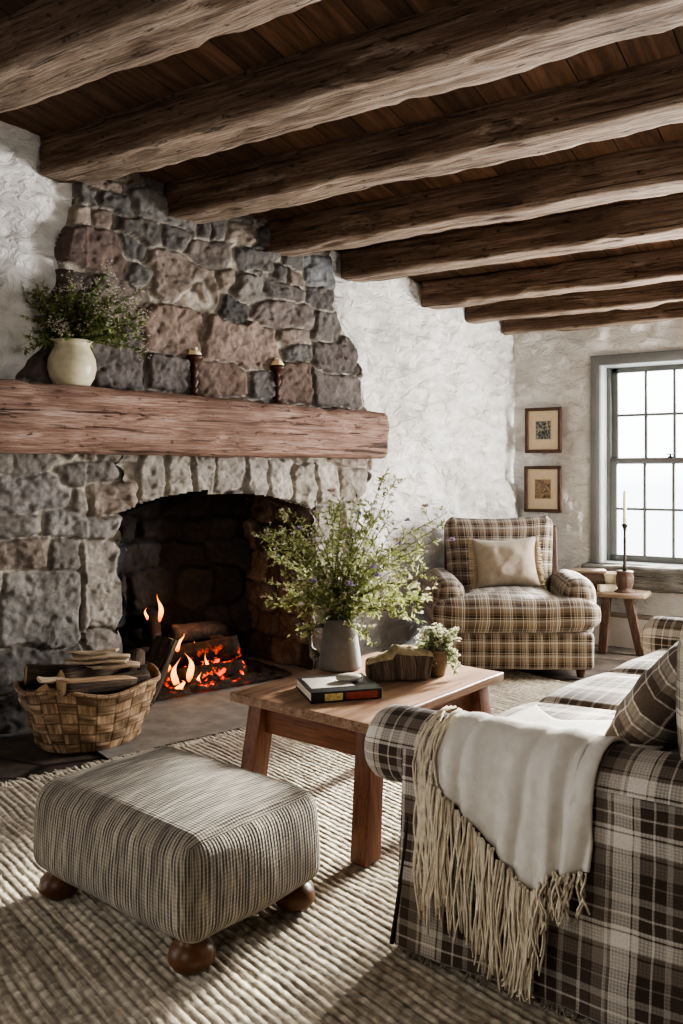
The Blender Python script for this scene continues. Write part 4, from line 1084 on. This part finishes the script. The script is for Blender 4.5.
def make_splint():
    g = NT('basket_weave'); uv = g.coord('UV'); n = g.noise(g.map(uv, (6, 60, 1)), 1.0, 5, .6); b = g.noise(uv, 9, 3)
    c = g.ramp(n, [(.3, '523F2D'), (.5, '8A725A'), (.7, 'BDA78B')]); x, y, _ = g.sep(uv); x = g.math('MULTIPLY', x, 22 / 1.6); y = g.math('MULTIPLY', y, 6 / .3)
    par = g.math('MODULO', g.math('ADD', g.math('FLOOR', x), g.math('FLOOR', y)), 2.0)
    n2 = g.noise(g.map(uv, (60, 6, 1)), 1.0, 5, .6); c2 = g.ramp(n2, [(.3, '5E4933'), (.5, '9A8166'), (.7, 'C6B092')])
    c = g.mix(par, c, c2)
    wn = g.n('ShaderNodeTexWhiteNoise', {'Vector': g.n('ShaderNodeCombineXYZ', {0: g.math('FLOOR', x), 1: g.math('FLOOR', y)}).outputs[0]}).outputs[0]
    c = g.mix(1.0, c, g.ramp(wn, [(0, (.6, .58, .55, 1)), (1, (1.25, 1.22, 1.2, 1))]), 'MULTIPLY')
    ex = g.math('ABSOLUTE', g.math('SUBTRACT', g.math('FRACT', x), .5)); ey = g.math('ABSOLUTE', g.math('SUBTRACT', g.math('FRACT', y), .5))
    ed = g.ramp(g.math('MAXIMUM', ex, ey), [(.42, (1, 1, 1, 1)), (.5, (.3, .26, .22, 1))]); c = g.mix(1.0, c, ed, 'MULTIPLY')
    c = g.mix(.7, c, g.ramp(b, [(.35, (.45, .41, .37, 1)), (.6, (1.1, 1.1, 1.1, 1))]), 'MULTIPLY')
    return g.fin(c, .75, g.bump(n, .4, .004))
M['splint'] = make_splint()
bo = mk('woven_body', v, f, M['splint'], bs, loop_uv=lu)
sm = bo.modifiers.new('s', 'SOLIDIFY'); sm.thickness = .008; sm.offset = -1
rim = [(.312 * math.cos(a), .312 * .74 * math.sin(a), brim(a)) for a in [2 * PI * i / 80 for i in range(81)]]
MB().add(*tube(rim, .011, 7, False)).build('rim', M['splint'], bs)
mk('basket_base', [(.2 * math.cos(2 * PI * i / 40), .148 * math.sin(2 * PI * i / 40), .006) for i in range(40)], [tuple(range(40))], M['splint'], bs)
BM = Matrix.Translation(bc) @ Matrix.Rotation(bz, 4, 'Z')
FG = 'firewood in the basket'
lm = [M['bark'], M['cutwood'], M['splitwood']]
for i, (x, y, z, rz, ry, L, r, sp_, lab) in enumerate([
    (.0, .06, .09, .1, 0, .36, .062, 0, 'round firewood log buried low in the basket'),
    (-.02, -.07, .11, -.1, .05, .36, .058, 0, 'round firewood log low at the basket front'),
    (-.08, -.02, .20, .5, .1, .36, .062, .5, 'dark split log along the left of the basket'),
    (.10, .05, .215, -.4, -.1, .36, .06, .5, 'split log rising at the right of the basket'),
    (.07, -.08, .225, .15, .0, .34, .052, 0, 'bark-covered log lying at the front of the heap'),
    (-.1, .07, .265, -.2, .12, .32, .05, .5, 'split log at the back left of the heap'),
    (.02, .01, .285, .25, -.05, .34, .05, .5, 'split log in the middle of the heap under the kindling'),
    (-.02, -.15, .27, .12, .1, .33, .045, .5, 'grey split log slumped over the front rim of the basket'),
    (.21, .02, .26, 1.1, -.35, .24, .048, 0, 'short dark log sticking up beside the basket rim')]):
    p = BM @ Vector((x, y, z + .025 * (i > 1))); put_log('firewood_log', lab, 'log', FG, p, (i * .9, ry, bz + rz), L, r, i * 2.3 + 1, lm, sp_)
for i, (x, y, z, rz, ry, L, w_, h_, lab) in enumerate([
    (.06, -.06, .318, .05, .02, .27, .05, .014, 'lowest pale kindling board on the firewood heap'),
    (.02, -.03, .338, -.06, -.02, .27, .07, .012, 'middle pale kindling board on the firewood heap'),
    (.04, -.03, .356, .12, .03, .25, .06, .013, 'upper pale kindling board on the firewood heap'),
    (.01, -.01, .374, -.1, -.03, .22, .075, .010, 'topmost thin kindling sheet on the firewood heap'),
    (-.14, -.08, .285, .6, .2, .22, .06, .012, 'weathered kindling board slanting out at the basket left')]):
    v, f, lu = rbox(L, w_, h_, .003, 8, 1); v = wobble(v, .012, 11, i * 3 + 1)
    o = MB().add(v, f, lu).build('kindling_board', M['kindling']); o.location = BM @ Vector((x, y, z + .025)); o.rotation_euler = (.1 * (-1) ** i, ry, bz + rz - .5)
    tag(o, lab, 'kindling', 'kindling on the firewood')

# ------------------------------------------------------------------ armchair
def pillow_mesh(w, h, t, n=22, pinch=.05, seed=0, wr=.006):
    v, f, lu = [], [], []
    for sd in (1, -1):
        b = len(v)
        for i in range(n + 1):
            for j in range(n + 1):
                x = -1 + 2 * i / n; y = -1 + 2 * j / n
                th = t / 2 * ((1 - x ** 4) * (1 - y ** 4)) ** .6 * (1 - .25 * (x * x + y * y) / 2)
                px = w / 2 * x * (1 - pinch * (1 - y * y)); py = h / 2 * y * (1 - pinch * (1 - x * x))
                k = mnoise.noise(Vector((x * 2.5 + seed, y * 2.5, sd))) * wr + mnoise.noise(Vector((x * 6 + seed, y * 6, sd + 4))) * wr * .4
                v.append((px, py, sd * (th + (k if th > .004 else 0))))
        for i in range(n):
            for j in range(n):
                a = b + i * (n + 1) + j; q = (a, a + n + 1, a + n + 2, a + 1)
                if sd < 0: q = q[::-1]
                f.append(q); lu += [(v[m][0], v[m][1]) for m in q]
    return v, f, lu
def cushion_weld(o):
    w = o.modifiers.new('w', 'WELD'); w.merge_threshold = .0004; return o
ac = thing('armchair', 'brown and cream plaid rolled-arm armchair by the white wall', 'armchair', (1.03, 5.30, 0), -.03)
PC = M['plaid_chair']
box_obj('base', .90, .70, .215, T(-.0, -.02, .158), PC, ac, .03, 8, 3, .005, 6, 1)
v, f, lu = rbox(.60, .74, .19, .07, 12, 4, .03, .006)
v2 = []
for p in v:
    q = list(p)
    if p[1] < -.16: q[0] *= 1 + .62 * min(1, (-.16 - p[1]) / .06) * (1 - 0)   # T-shaped front
    v2.append(q)
v2 = wobble(v2, .01, 5, 3)
MB().add(v2, f, [(a * 1.0, b) for a, b in lu], 0, T(0, -.03, .365)).build('seat_cushion', PC, ac)
v, f, lu = rbox(.66, .21, .52, .075, 12, 4, 0, .02)
v = wobble(v, .016, 4, 5); v = [(x * (1 + .05 * (z / .26)), y, z + (.012 if abs(x) > .28 and z > .2 else 0)) for x, y, z in v]
MB().add(v, f, lu, 0, T(-.0, .30, .635, 0, -.16)).build('backrest', PC, ac)
box_obj('back_frame', .76, .05, .78, T(.035, .44, .45, 0, -.12), M['darkwood'], ac, .015)
for s in (-1, 1):
    v, f, lu = rbox(.205, .66, .36, .0999, 8, 5)
    v = [(x * (1.0 if z > 0 else .92) + .0, y, z + .02 * math.cos((y / .33) * 1.4) * (z > 0)) for x, y, z in v]
    v = wobble(v, .008, 6, 7 + s)
    MB().add(v, f, [(b_, a_) for a_, b_ in lu], 0, T(s * .40, -.005, .38, -s * .06)).build('arm', PC, ac)
for (x, y) in ((-.38, -.31), (.38, -.31), (-.36, .3), (.36, .3)):
    q = lathe([(0, -.014 if y > 0 else 0), (.02, -.014 if y > 0 else 0), (.023, .01), (.03, .055), (.033, .075), (0, .075)], 16); MB().add(*q, 0, T(x, y, 0)).build('foot', M['darkwood'], ac)
# linen pillow on the armchair
pl = thing('throw_pillow', 'oat linen pillow with frayed ends sitting on the plaid armchair', 'pillow', (1.03, 5.33, .60), 0)
v, f, lu = pillow_mesh(.42, .33, .15, 24, .13, 3, .012)
cushion_weld(MB().add(v, f, lu, 0, T(0, 0, .03, 0, PI / 2 - .32, -.04)).build('cover', M['linen'], pl))
mb = MB(); R_ = T(0, 0, .03, 0, PI / 2 - .32, -.04)
for s in (-1, 1):
    mb = MB()
    for k in range(60):
        y = -.17 + .34 * k / 59; a = R_ @ Vector((s * (.207 - .024 * (1 - (y / .17) ** 2)), y, random.uniform(-.004, .004))); b = R_ @ Vector((s * (.228 + random.uniform(-.006, .006)), y + random.uniform(-.006, .006), random.uniform(-.012, .012)))
        mb.add(*tube([a, b], .0028, 4))
    mb.build('fringe', M['linen_fringe'], pl)

# ------------------------------------------------------------------ side table by the window
sc_ = uv_pt(-.235, .775, 0)
stl = thing('side_stool', 'low three-legged wooden stool table beneath the window beside the armchair', 'side table', sc_, RZV)
v, f, lu = rbox(.50, .27, .036, .012, 10, 2)
v = [(x, y * (1 - .35 * max(0, (abs(x) - .1) / .15) ** 2 * .8), z) for x, y, z in v]
MB().add(v, f, lu, 0, T(0, 0, .382)).build('tabletop', M['stool_top'], stl)
for (x0, y0, x1, y1) in ((-.16, .03, -.215, .06), (-.005, -.06, -.02, -.10), (.125, -.02, .215, -.045)):
    v, f, lu = rbox(.062, .045, .375, .006, 2, 2)
    vv = [(p[0] * (1 - .12 * (.5 - p[2] / .375)) + x1 + (x0 - x1) * (.5 + p[2] / .375), p[1] + y1 + (y0 - y1) * (.5 + p[2] / .375), p[2] + .18) for p in v]
    MB().add(vv, f, lu).build('leg', M['stool'], stl)
SM = Matrix.Translation(sc_) @ Matrix.Rotation(RZV, 4, 'Z')
TT = .40
o = thing('wooden_box', 'weathered wooden box with a pale lid on the stool behind the armchair arm', 'box', SM @ Vector((-.16, .02, TT)), RZV + .35)
box_obj('body', .22, .15, .11, T(0, 0, .055), M['stool'], o, .005); box_obj('lid', .245, .17, .02, T(0, 0, .12), M['stool_top'], o, .006)
o = MB().add(*lathe([(0, .004), (.03, 0), (.034, .004), (.055, .045), (.07, .095), (.075, .115), (.072, .115), (.064, .09), (.045, .03), (0, .02)], 32)).build('cream_bowl', M['bowl'])
o.location = SM @ Vector((.005, .045, TT)); tag(o, 'small cream bowl on the stool between box and candlestick', 'bowl')
v, f, lu = rbox(.115, .07, .045, .01, 3, 2); o = MB().add(v, f, lu).build('soap_block', M['bowl']); o.location = SM @ Vector((.0, -.075, TT + .0225)); o.rotation_euler = (0, 0, RZV + .55)
tag(o, 'small cream rectangular block in front of the bowl on the stool', 'soap')
cp = SM @ Vector((.11, -.045, TT))
o = thing('candlestick', 'tall slender dark candlestick with a barrel-shaped base on the stool', 'candlestick', cp)
MB().add(*lathe([(0, 0), (.07, 0), (.072, .008), (.05, .016), (.046, .022), (.052, .04), (.057, .07), (.057, .1), (.05, .125), (.054, .13), (.054, .14), (.03, .142), (0, .142)], 28)).build('base', M['stool'], o)
MB().add(*lathe([(0, .14), (.016, .14), (.013, .17), (.009, .25), (.010, .34), (.008, .40), (.013, .43), (.022, .445), (.022, .452), (.008, .455), (0, .455)], 18)).build('stem', M['iron'], o)
cn = thing('taper_candle', 'pale cream taper candle standing in the tall dark candlestick', 'candle', cp + Vector((0, 0, .452)))
MB().add(*lathe([(0, 0), (.0125, 0), (.012, .1), (.0105, .21), (.006, .222), (0, .224)], 16)).build('wax', m_plain('pale_taper_wax', 'DCD8AC', .5, .05, 20, .05, .002), cn)
MB().add(*tube([(0, 0, .22), (.001, 0, .232), (.003, 0, .238)], .0012, 5)).build('wick', M['iron'], cn)

# ------------------------------------------------------------------ sofa
SO = np.array([.149, 2.156]); SA = np.array([.82, -.572]); SB = np.array([.66, .751])
SL_ = 2.06; SD = .95
so = thing('sofa', 'large brown and cream plaid skirted sofa with rolled arms facing the fireplace', 'sofa', (SO[0], SO[1], 0))
PS = M['plaid_sofa']
SMx = Matrix(((SA[0], SB[0], 0, 0), (SA[1], SB[1], 0, 0), (0, 0, 1, 0), (0, 0, 0, 1)))     # sofa axes: a from front to back, b from near arm to far arm
def sbox(name, a0, a1, b0, b1, z0, z1, r, n=8, m=4, puff=0, wob=.006, seed=0, mat=None, sw=False, ps=0):
    v, f, lu = rbox(a1 - a0, b1 - b0, z1 - z0, r, n, m, puff, ps)
    if wob: v = wobble(v, wob, 5, seed)
    if sw: lu = [(q[1], q[0]) for q in lu]
    return MB().add(v, f, lu, 0, SMx @ T((a0 + a1) / 2, (b0 + b1) / 2, (z0 + z1) / 2)).build(name, mat or PS, so)
sbox('base', .03, SD, .04, SL_ - .04, .05, .31, .02, 8, 2)
for (b0, b1, s) in ((.0, .2, 1), (SL_ - .2, SL_, 2)):
    # rolled arm: bolster along a with a rounded front
    v, f, lu = [], [], []; nl, n = 30, 28
    for i in range(nl + 1):
        x = i / nl; a = -.165 + (SD + .165) * x ** 1.6
        rr = .098 * min(1.0, (1 - (1 - min(1, (a + .165) / .08)) ** 2.4)) + .0005
        for k in range(n):
            an = 2 * PI * k / n + PI / 2
            d_ = mnoise.noise(Vector((a * 5 + s, math.cos(an), math.sin(an)))) * .006
            v.append((a, (b0 + b1) / 2 + (rr + d_) * math.cos(an), .478 + (rr + d_) * math.sin(an)))
    for i in range(nl):
        for k in range(n):
            k2 = (k + 1) % n; q = (i * n + k, (i + 1) * n + k, (i + 1) * n + k2, i * n + k2); f.append(q)
            lu += [(v[i * n + k][0], k / n * .65), (v[(i + 1) * n + k][0], k / n * .65), (v[(i + 1) * n + k][0], (k + 1) / n * .65), (v[i * n + k][0], (k + 1) / n * .65)]
    arm = MB().add(v, f, lu, 0, SMx).build('arm', PS, so)
    v, f, lu = rbox(SD - .02, .17, .48, .03, 8, 3); v = wobble(v, .004, 5, s)
    MB().add(v, f, lu, 0, SMx @ T(SD / 2 + .02, (b0 + b1) / 2, .27)).build('arm_panel', PS, so)
# skirts: near side sheet and front sheet, flaring to the floor
def sheet(name, fn, n1, n2, mat=PS, uvf=None, par=so):
    v, u = [], []
    for i in range(n1 + 1):
        for j in range(n2 + 1):
            p = fn(i / n1, j / n2); v.append(SMx @ Vector(p)); u.append(uvf(i / n1, j / n2))
    f = [(i * (n2 + 1) + j, (i + 1) * (n2 + 1) + j, (i + 1) * (n2 + 1) + j + 1, i * (n2 + 1) + j + 1) for i in range(n1) for j in range(n2)]
    o = mk(name, v, f, mat, par, uv=u); sd = o.modifiers.new('s', 'SOLIDIFY'); sd.thickness = .006; sd.offset = 0
    return o
sheet('side_skirt', lambda i, j: (.005 + (SD) * i, .004 - .03 * j ** 1.5 - .006 * math.sin(i * 14) * j - .004 * mnoise.noise(Vector((i * 9, j * 4, 1))), .50 - .485 * j), 60, 30, uvf=lambda i, j: (i * SD + .03, -j * .49))
sheet('front_skirt', lambda i, j: (.025 - .03 * j ** 1.3 - .006 * math.sin(i * 30) * j, .0 + (SL_) * i - .02 * j * (1 - i), .335 - .32 * j), 80, 16, uvf=lambda i, j: (i * SL_, -j * .32))
mb = MB()
pts = [SMx @ Vector((.025 - .03 * (j / 12) ** 1.3, -.0 - .028 * (j / 12), .335 - .32 * j / 12)) for j in range(13)]
mb.add(*tube(pts, .006, 6)); pts = [SMx @ Vector((.015, i / 20 * SL_, .336)) for i in range(21)]; mb.add(*tube(pts, .006, 6)); mb.build('piping', M['piping'], so)
mb = MB()
for k in range(150):
    a = random.uniform(0, SD); p = Vector((a, -.028, .016)); q = p + Vector((random.uniform(-.015, .015), random.uniform(-.02, .0), -.014)); mb.add(*tube([SMx @ p, SMx @ ((p + q) / 2 + rdir() * .004), SMx @ q], .0013, 3, False))
for k in range(120):
    b = random.uniform(0, SL_); p = Vector((-.006, b, .016)); q = p + Vector((random.uniform(-.02, .0), random.uniform(-.015, .015), -.014)); mb.add(*tube([SMx @ p, SMx @ q], .0013, 3, False))
mb.build('frayed_hem', M['fray'], so)['kind'] = 'stuff'
cw = (SL_ - .42) / 3
for k in range(3):
    sbox('seat_cushion', -.06, .72, .21 + cw * k + .004, .21 + cw * (k + 1) - .004, .30, .47, .06, 10, 4, .03, .01, k + 3, sw=False)
sbox('backrest', .74, SD, .02, SL_ - .02, .3, .84, .08, 8, 4, 0, .008, 9)
for k in range(3):
    sbox('back_cushion', .58, .78, .21 + cw * k + .004, .21 + cw * (k + 1) - .004, .46, .86, .08, 8, 4, 0, .01, k + 20, ps=.03)
# pillows leaning in the near corner
def sofa_pt(a, b, z): return SMx @ Vector((a, b, z)) + Vector((SO[0], SO[1], 0))
p1 = thing('throw_pillow', 'brown plaid pillow leaning back on the sofa seat beside the throw', 'pillow', sofa_pt(.53, .50, .465))
v, f, lu = pillow_mesh(.48, .42, .18, 24, .06, 6, .012)
cushion_weld(MB().add(v, f, lu, 0, T(0, 0, .16, math.atan2(SB[1], SB[0]) - .12 + PI, .9)).build('cover', M['plaid_pillow'], p1))
p2 = thing('throw_pillow', 'beige knitted pillow at the right edge in front of the plaid pillow', 'pillow', sofa_pt(.715, .235, .50))
v, f, lu = pillow_mesh(.38, .34, .15, 24, .05, 2, .008)
cushion_weld(MB().add(v, f, lu, 0, T(0, 0, .155, math.atan2(SB[1], SB[0]) + .1 + PI, 1.2)).build('cover', M['knit'], p2))

# throw over the near arm
th = thing('fringed_throw', 'cream wool throw with long fringe draped over the near sofa arm', 'throw blanket', (SO[0], SO[1], 0))
def path_b(s):
    """profile across the arm by length s from the seat: b, z"""
    r = .106; seg0 = .36; seg1 = .06; arc = r * PI * .92
    if s < seg0: k = s / seg0; return (.56 - .36 * k, .507 + .004 * k)
    s -= seg0
    a0 = -.25
    if s < arc: an = a0 + (PI - a0) * s / arc; return (.10 + r * math.cos(an), .478 + r * math.sin(an))
    s -= arc; return (.10 - r - .004 - .028 * min(1, s / .4), .478 - s)
S_TOP = .36 + .106 * PI * .92
hem_a = [.0, .03, .10, .20, .30, .345, .37, .40, .44, .49]
hem_z = [.44, .425, .385, .325, .268, .25, .285, .31, .315, .33]
n1, n2 = 70, 64; v, f, uvl = [], [], []; hemv = []
for i in range(n1 + 1):
    x = i / n1; atop = .085 + .425 * x
    hz2 = np.interp(.49 * x, hem_a, hem_z); Lh = S_TOP + .478 - hz2
    s0 = .02 + .12 * abs(math.sin(x * 5)) * (x < .9)
    for j in range(n2 + 1):
        s = s0 + (Lh - s0) * j / n2; b, z = path_b(s)
        hang = max(0, min(1, (s - .45) / (Lh - .4)))
        a = atop * (1 - .12 * hang) + .045 * hang + .02 * (1 - hang) * math.sin(s * 9) * .3
        fold = .011 * math.sin(x * 15 + s * 5.0) * (.25 + hang) + .007 * math.sin(x * 31 + s * 9 + 1) * hang + .018 * math.exp(-((x - .76) / .05) ** 2) * (.3 + hang) - .010 * math.exp(-((x - .86) / .03) ** 2) * hang
        fold += .006 * mnoise.noise(Vector((x * 5, s * 4, 2)))
        if s < .36: z += abs(fold) * 1.2 + .006
        else:
            an = math.atan2(z - .478, b - .1) if z > .478 else PI
            b += math.cos(an) * (abs(fold) + .002); z += math.sin(an) * (abs(fold) + .002)
        p = Vector((a, b, z)); v.append(SMx @ p); uvl.append((x * .5, s))
        if j == n2: hemv.append(p)
f = [(i * (n2 + 1) + j, (i + 1) * (n2 + 1) + j, (i + 1) * (n2 + 1) + j + 1, i * (n2 + 1) + j + 1) for i in range(n1) for j in range(n2)]
o = mk('blanket', v, f, M['throwcloth'], th, uv=uvl); sd = o.modifiers.new('s', 'SOLIDIFY'); sd.thickness = .007; sd.offset = 1
mb = MB(); random.seed(31)
def strand(p, L, lean):
    pts = []; ph = random.uniform(0, 6); w = random.uniform(.003, .008); zmin = random.uniform(.012, .05)
    for q in range(9):
        s = q / 8; z = max(zmin, p.z - L * s)
        pts.append(SMx @ Vector((p.x + lean * s + w * math.sin(ph + s * 7), p.y - .006 - .012 * s - random.uniform(0, .004) + w * .5 * math.cos(ph + s * 5), z)))
    mb.add(*tube(pts, lambda s: .0032 - .001 * s, 5, True))
for k in range(135):
    x = random.random(); i = x * n1; i0 = min(int(i), n1 - 1); p = hemv[i0].lerp(hemv[i0 + 1], i - i0); p = Vector((p.x, p.y - random.uniform(0, .012), p.z + .006))
    if x > .76: L = random.uniform(.07, .11)
    elif x > .7: L = random.uniform(.12, .2)
    else: L = random.uniform(.24, .31)
    strand(p, L, random.uniform(-.012, .012))
# strands along the front edge of the throw
for k in range(24):
    s_ = S_TOP - .16 + .17 * k / 23 + random.uniform(-.02, .02); b, z = path_b(s_)
    p = Vector((.08 + random.uniform(-.02, .035), b, z + .008)); pts = []
    ss = s_; L = random.uniform(.26, .42); ph = random.uniform(0, 6)
    for q in range(12):
        bb_, zz_ = path_b(ss + L * q / 11); zz_ = max(zz_, .03)
        an = math.atan2(zz_ - .478, bb_ - .1) if zz_ > .478 else PI
        pts.append(SMx @ Vector((p.x - .012 * math.sin(q / 11 * 2) + .025 * q / 11 + .009 * math.sin(ph + q * .7), bb_ + math.cos(an) * .012 - .003, zz_ + math.sin(an) * .012)))
    mb.add(*tube(pts, .0029, 5, True))
mb.build('fringe', M['fringe'], th)

# ------------------------------------------------------------------ light
w = bpy.data.worlds.new('overcast_sky'); scene.world = w; w.use_nodes = True; nt = w.node_tree; nt.nodes.clear()
wo = nt.nodes.new('ShaderNodeOutputWorld'); bg = nt.nodes.new('ShaderNodeBackground'); tcn = nt.nodes.new('ShaderNodeTexCoord'); sx = nt.nodes.new('ShaderNodeSeparateXYZ'); rp = nt.nodes.new('ShaderNodeValToRGB')
nt.links.new(tcn.outputs['Generated'], sx.inputs[0]); mp = nt.nodes.new('ShaderNodeMapRange'); mp.inputs[1].default_value = -.2; mp.inputs[2].default_value = .3
nt.links.new(sx.outputs[2], mp.inputs[0]); nt.links.new(mp.outputs[0], rp.inputs[0]); nt.links.new(rp.outputs[0], bg.inputs[0]); nt.links.new(bg.outputs[0], wo.inputs[0])
cr = rp.color_ramp; cr.elements[0].position = .0; cr.elements[0].color = (.62, .66, .70, 1); cr.elements[1].position = .36; cr.elements[1].color = (.66, .70, .74, 1)
e = cr.elements.new(.41); e.color = (.95, .97, 1, 1)
bg.inputs[1].default_value = 5.0

def lamp(name, typ, loc, target, energy, color, **kw):
    l = bpy.data.lights.new(name, typ); l.energy = energy; l.color = color
    for k, v_ in kw.items(): setattr(l, k, v_)
    o = bpy.data.objects.new(name, l); COL.objects.link(o); o.location = loc
    if target is not None: o.rotation_euler = (Vector(target) - Vector(loc)).to_track_quat('-Z', 'Y').to_euler()
    return o
wc = Vector(uv_pt(0, 1.1, 1.3))
lamp('sun', 'SUN', wc + Vector((2.3, 2.9, 1.22)), wc, 42.0, (1, .95, .86), angle=math.radians(9))
# added area lamps for fill: inside the unseen twin window, at right, behind
fw_ = uv_pt(-.12, 2.27, 1.2)
lamp('far_fill_light', 'AREA', fw_, Vector((-.6, 2.6, .95)), 230, (1, .97, .94), shape='RECTANGLE', size=.9, size_y=1.35)  # added inside the unseen twin window to brighten the room and beam undersides
rw = uv_pt(-3.2, 3.6, 1.45)
lamp('side_fill_light', 'AREA', rw, Vector(wall_pt(1.2, 1.1, 0)), 30, (1, .98, .95), shape='RECTANGLE', size=1.2, size_y=1.3)  # added fill lamp on the right; that wall has no window
bw_ = uv_pt(-7.2, 1.2, 1.7)
lamp('rear_fill_light', 'AREA', bw_, Vector((.5, 2.2, .5)), 15, (1, .97, .93), shape='RECTANGLE', size=1.2, size_y=1.3)  # added fill lamp behind the camera, lifts the sofa's near side
lamp('fire_glow', 'POINT', wall_pt(.55, .42, -.12), None, 2.6, (1, .42, .12), shadow_soft_size=.08)

# ------------------------------------------------------------------ camera
cam = bpy.data.cameras.new('camera'); co = bpy.data.objects.new('camera', cam); COL.objects.link(co)
co.location = (0, 0, EYE); co.rotation_euler = (PI / 2, 0, 0)
cam.sensor_fit = 'VERTICAL'; cam.sensor_height = 36; cam.sensor_width = 36; cam.lens = F * 36 / 1024
cam.shift_y = -(512 - HZ) / 1024; cam.shift_x = 0; cam.clip_start = .05
scene.camera = co
scene.view_settings.view_transform = 'AgX'
try: scene.view_settings.look = 'AgX - Medium High Contrast'
except Exception: pass
scene.view_settings.exposure = .6
scene.cycles.use_denoising = True
scene.cycles.max_bounces = 8
scene.cycles.sample_clamp_indirect = 6
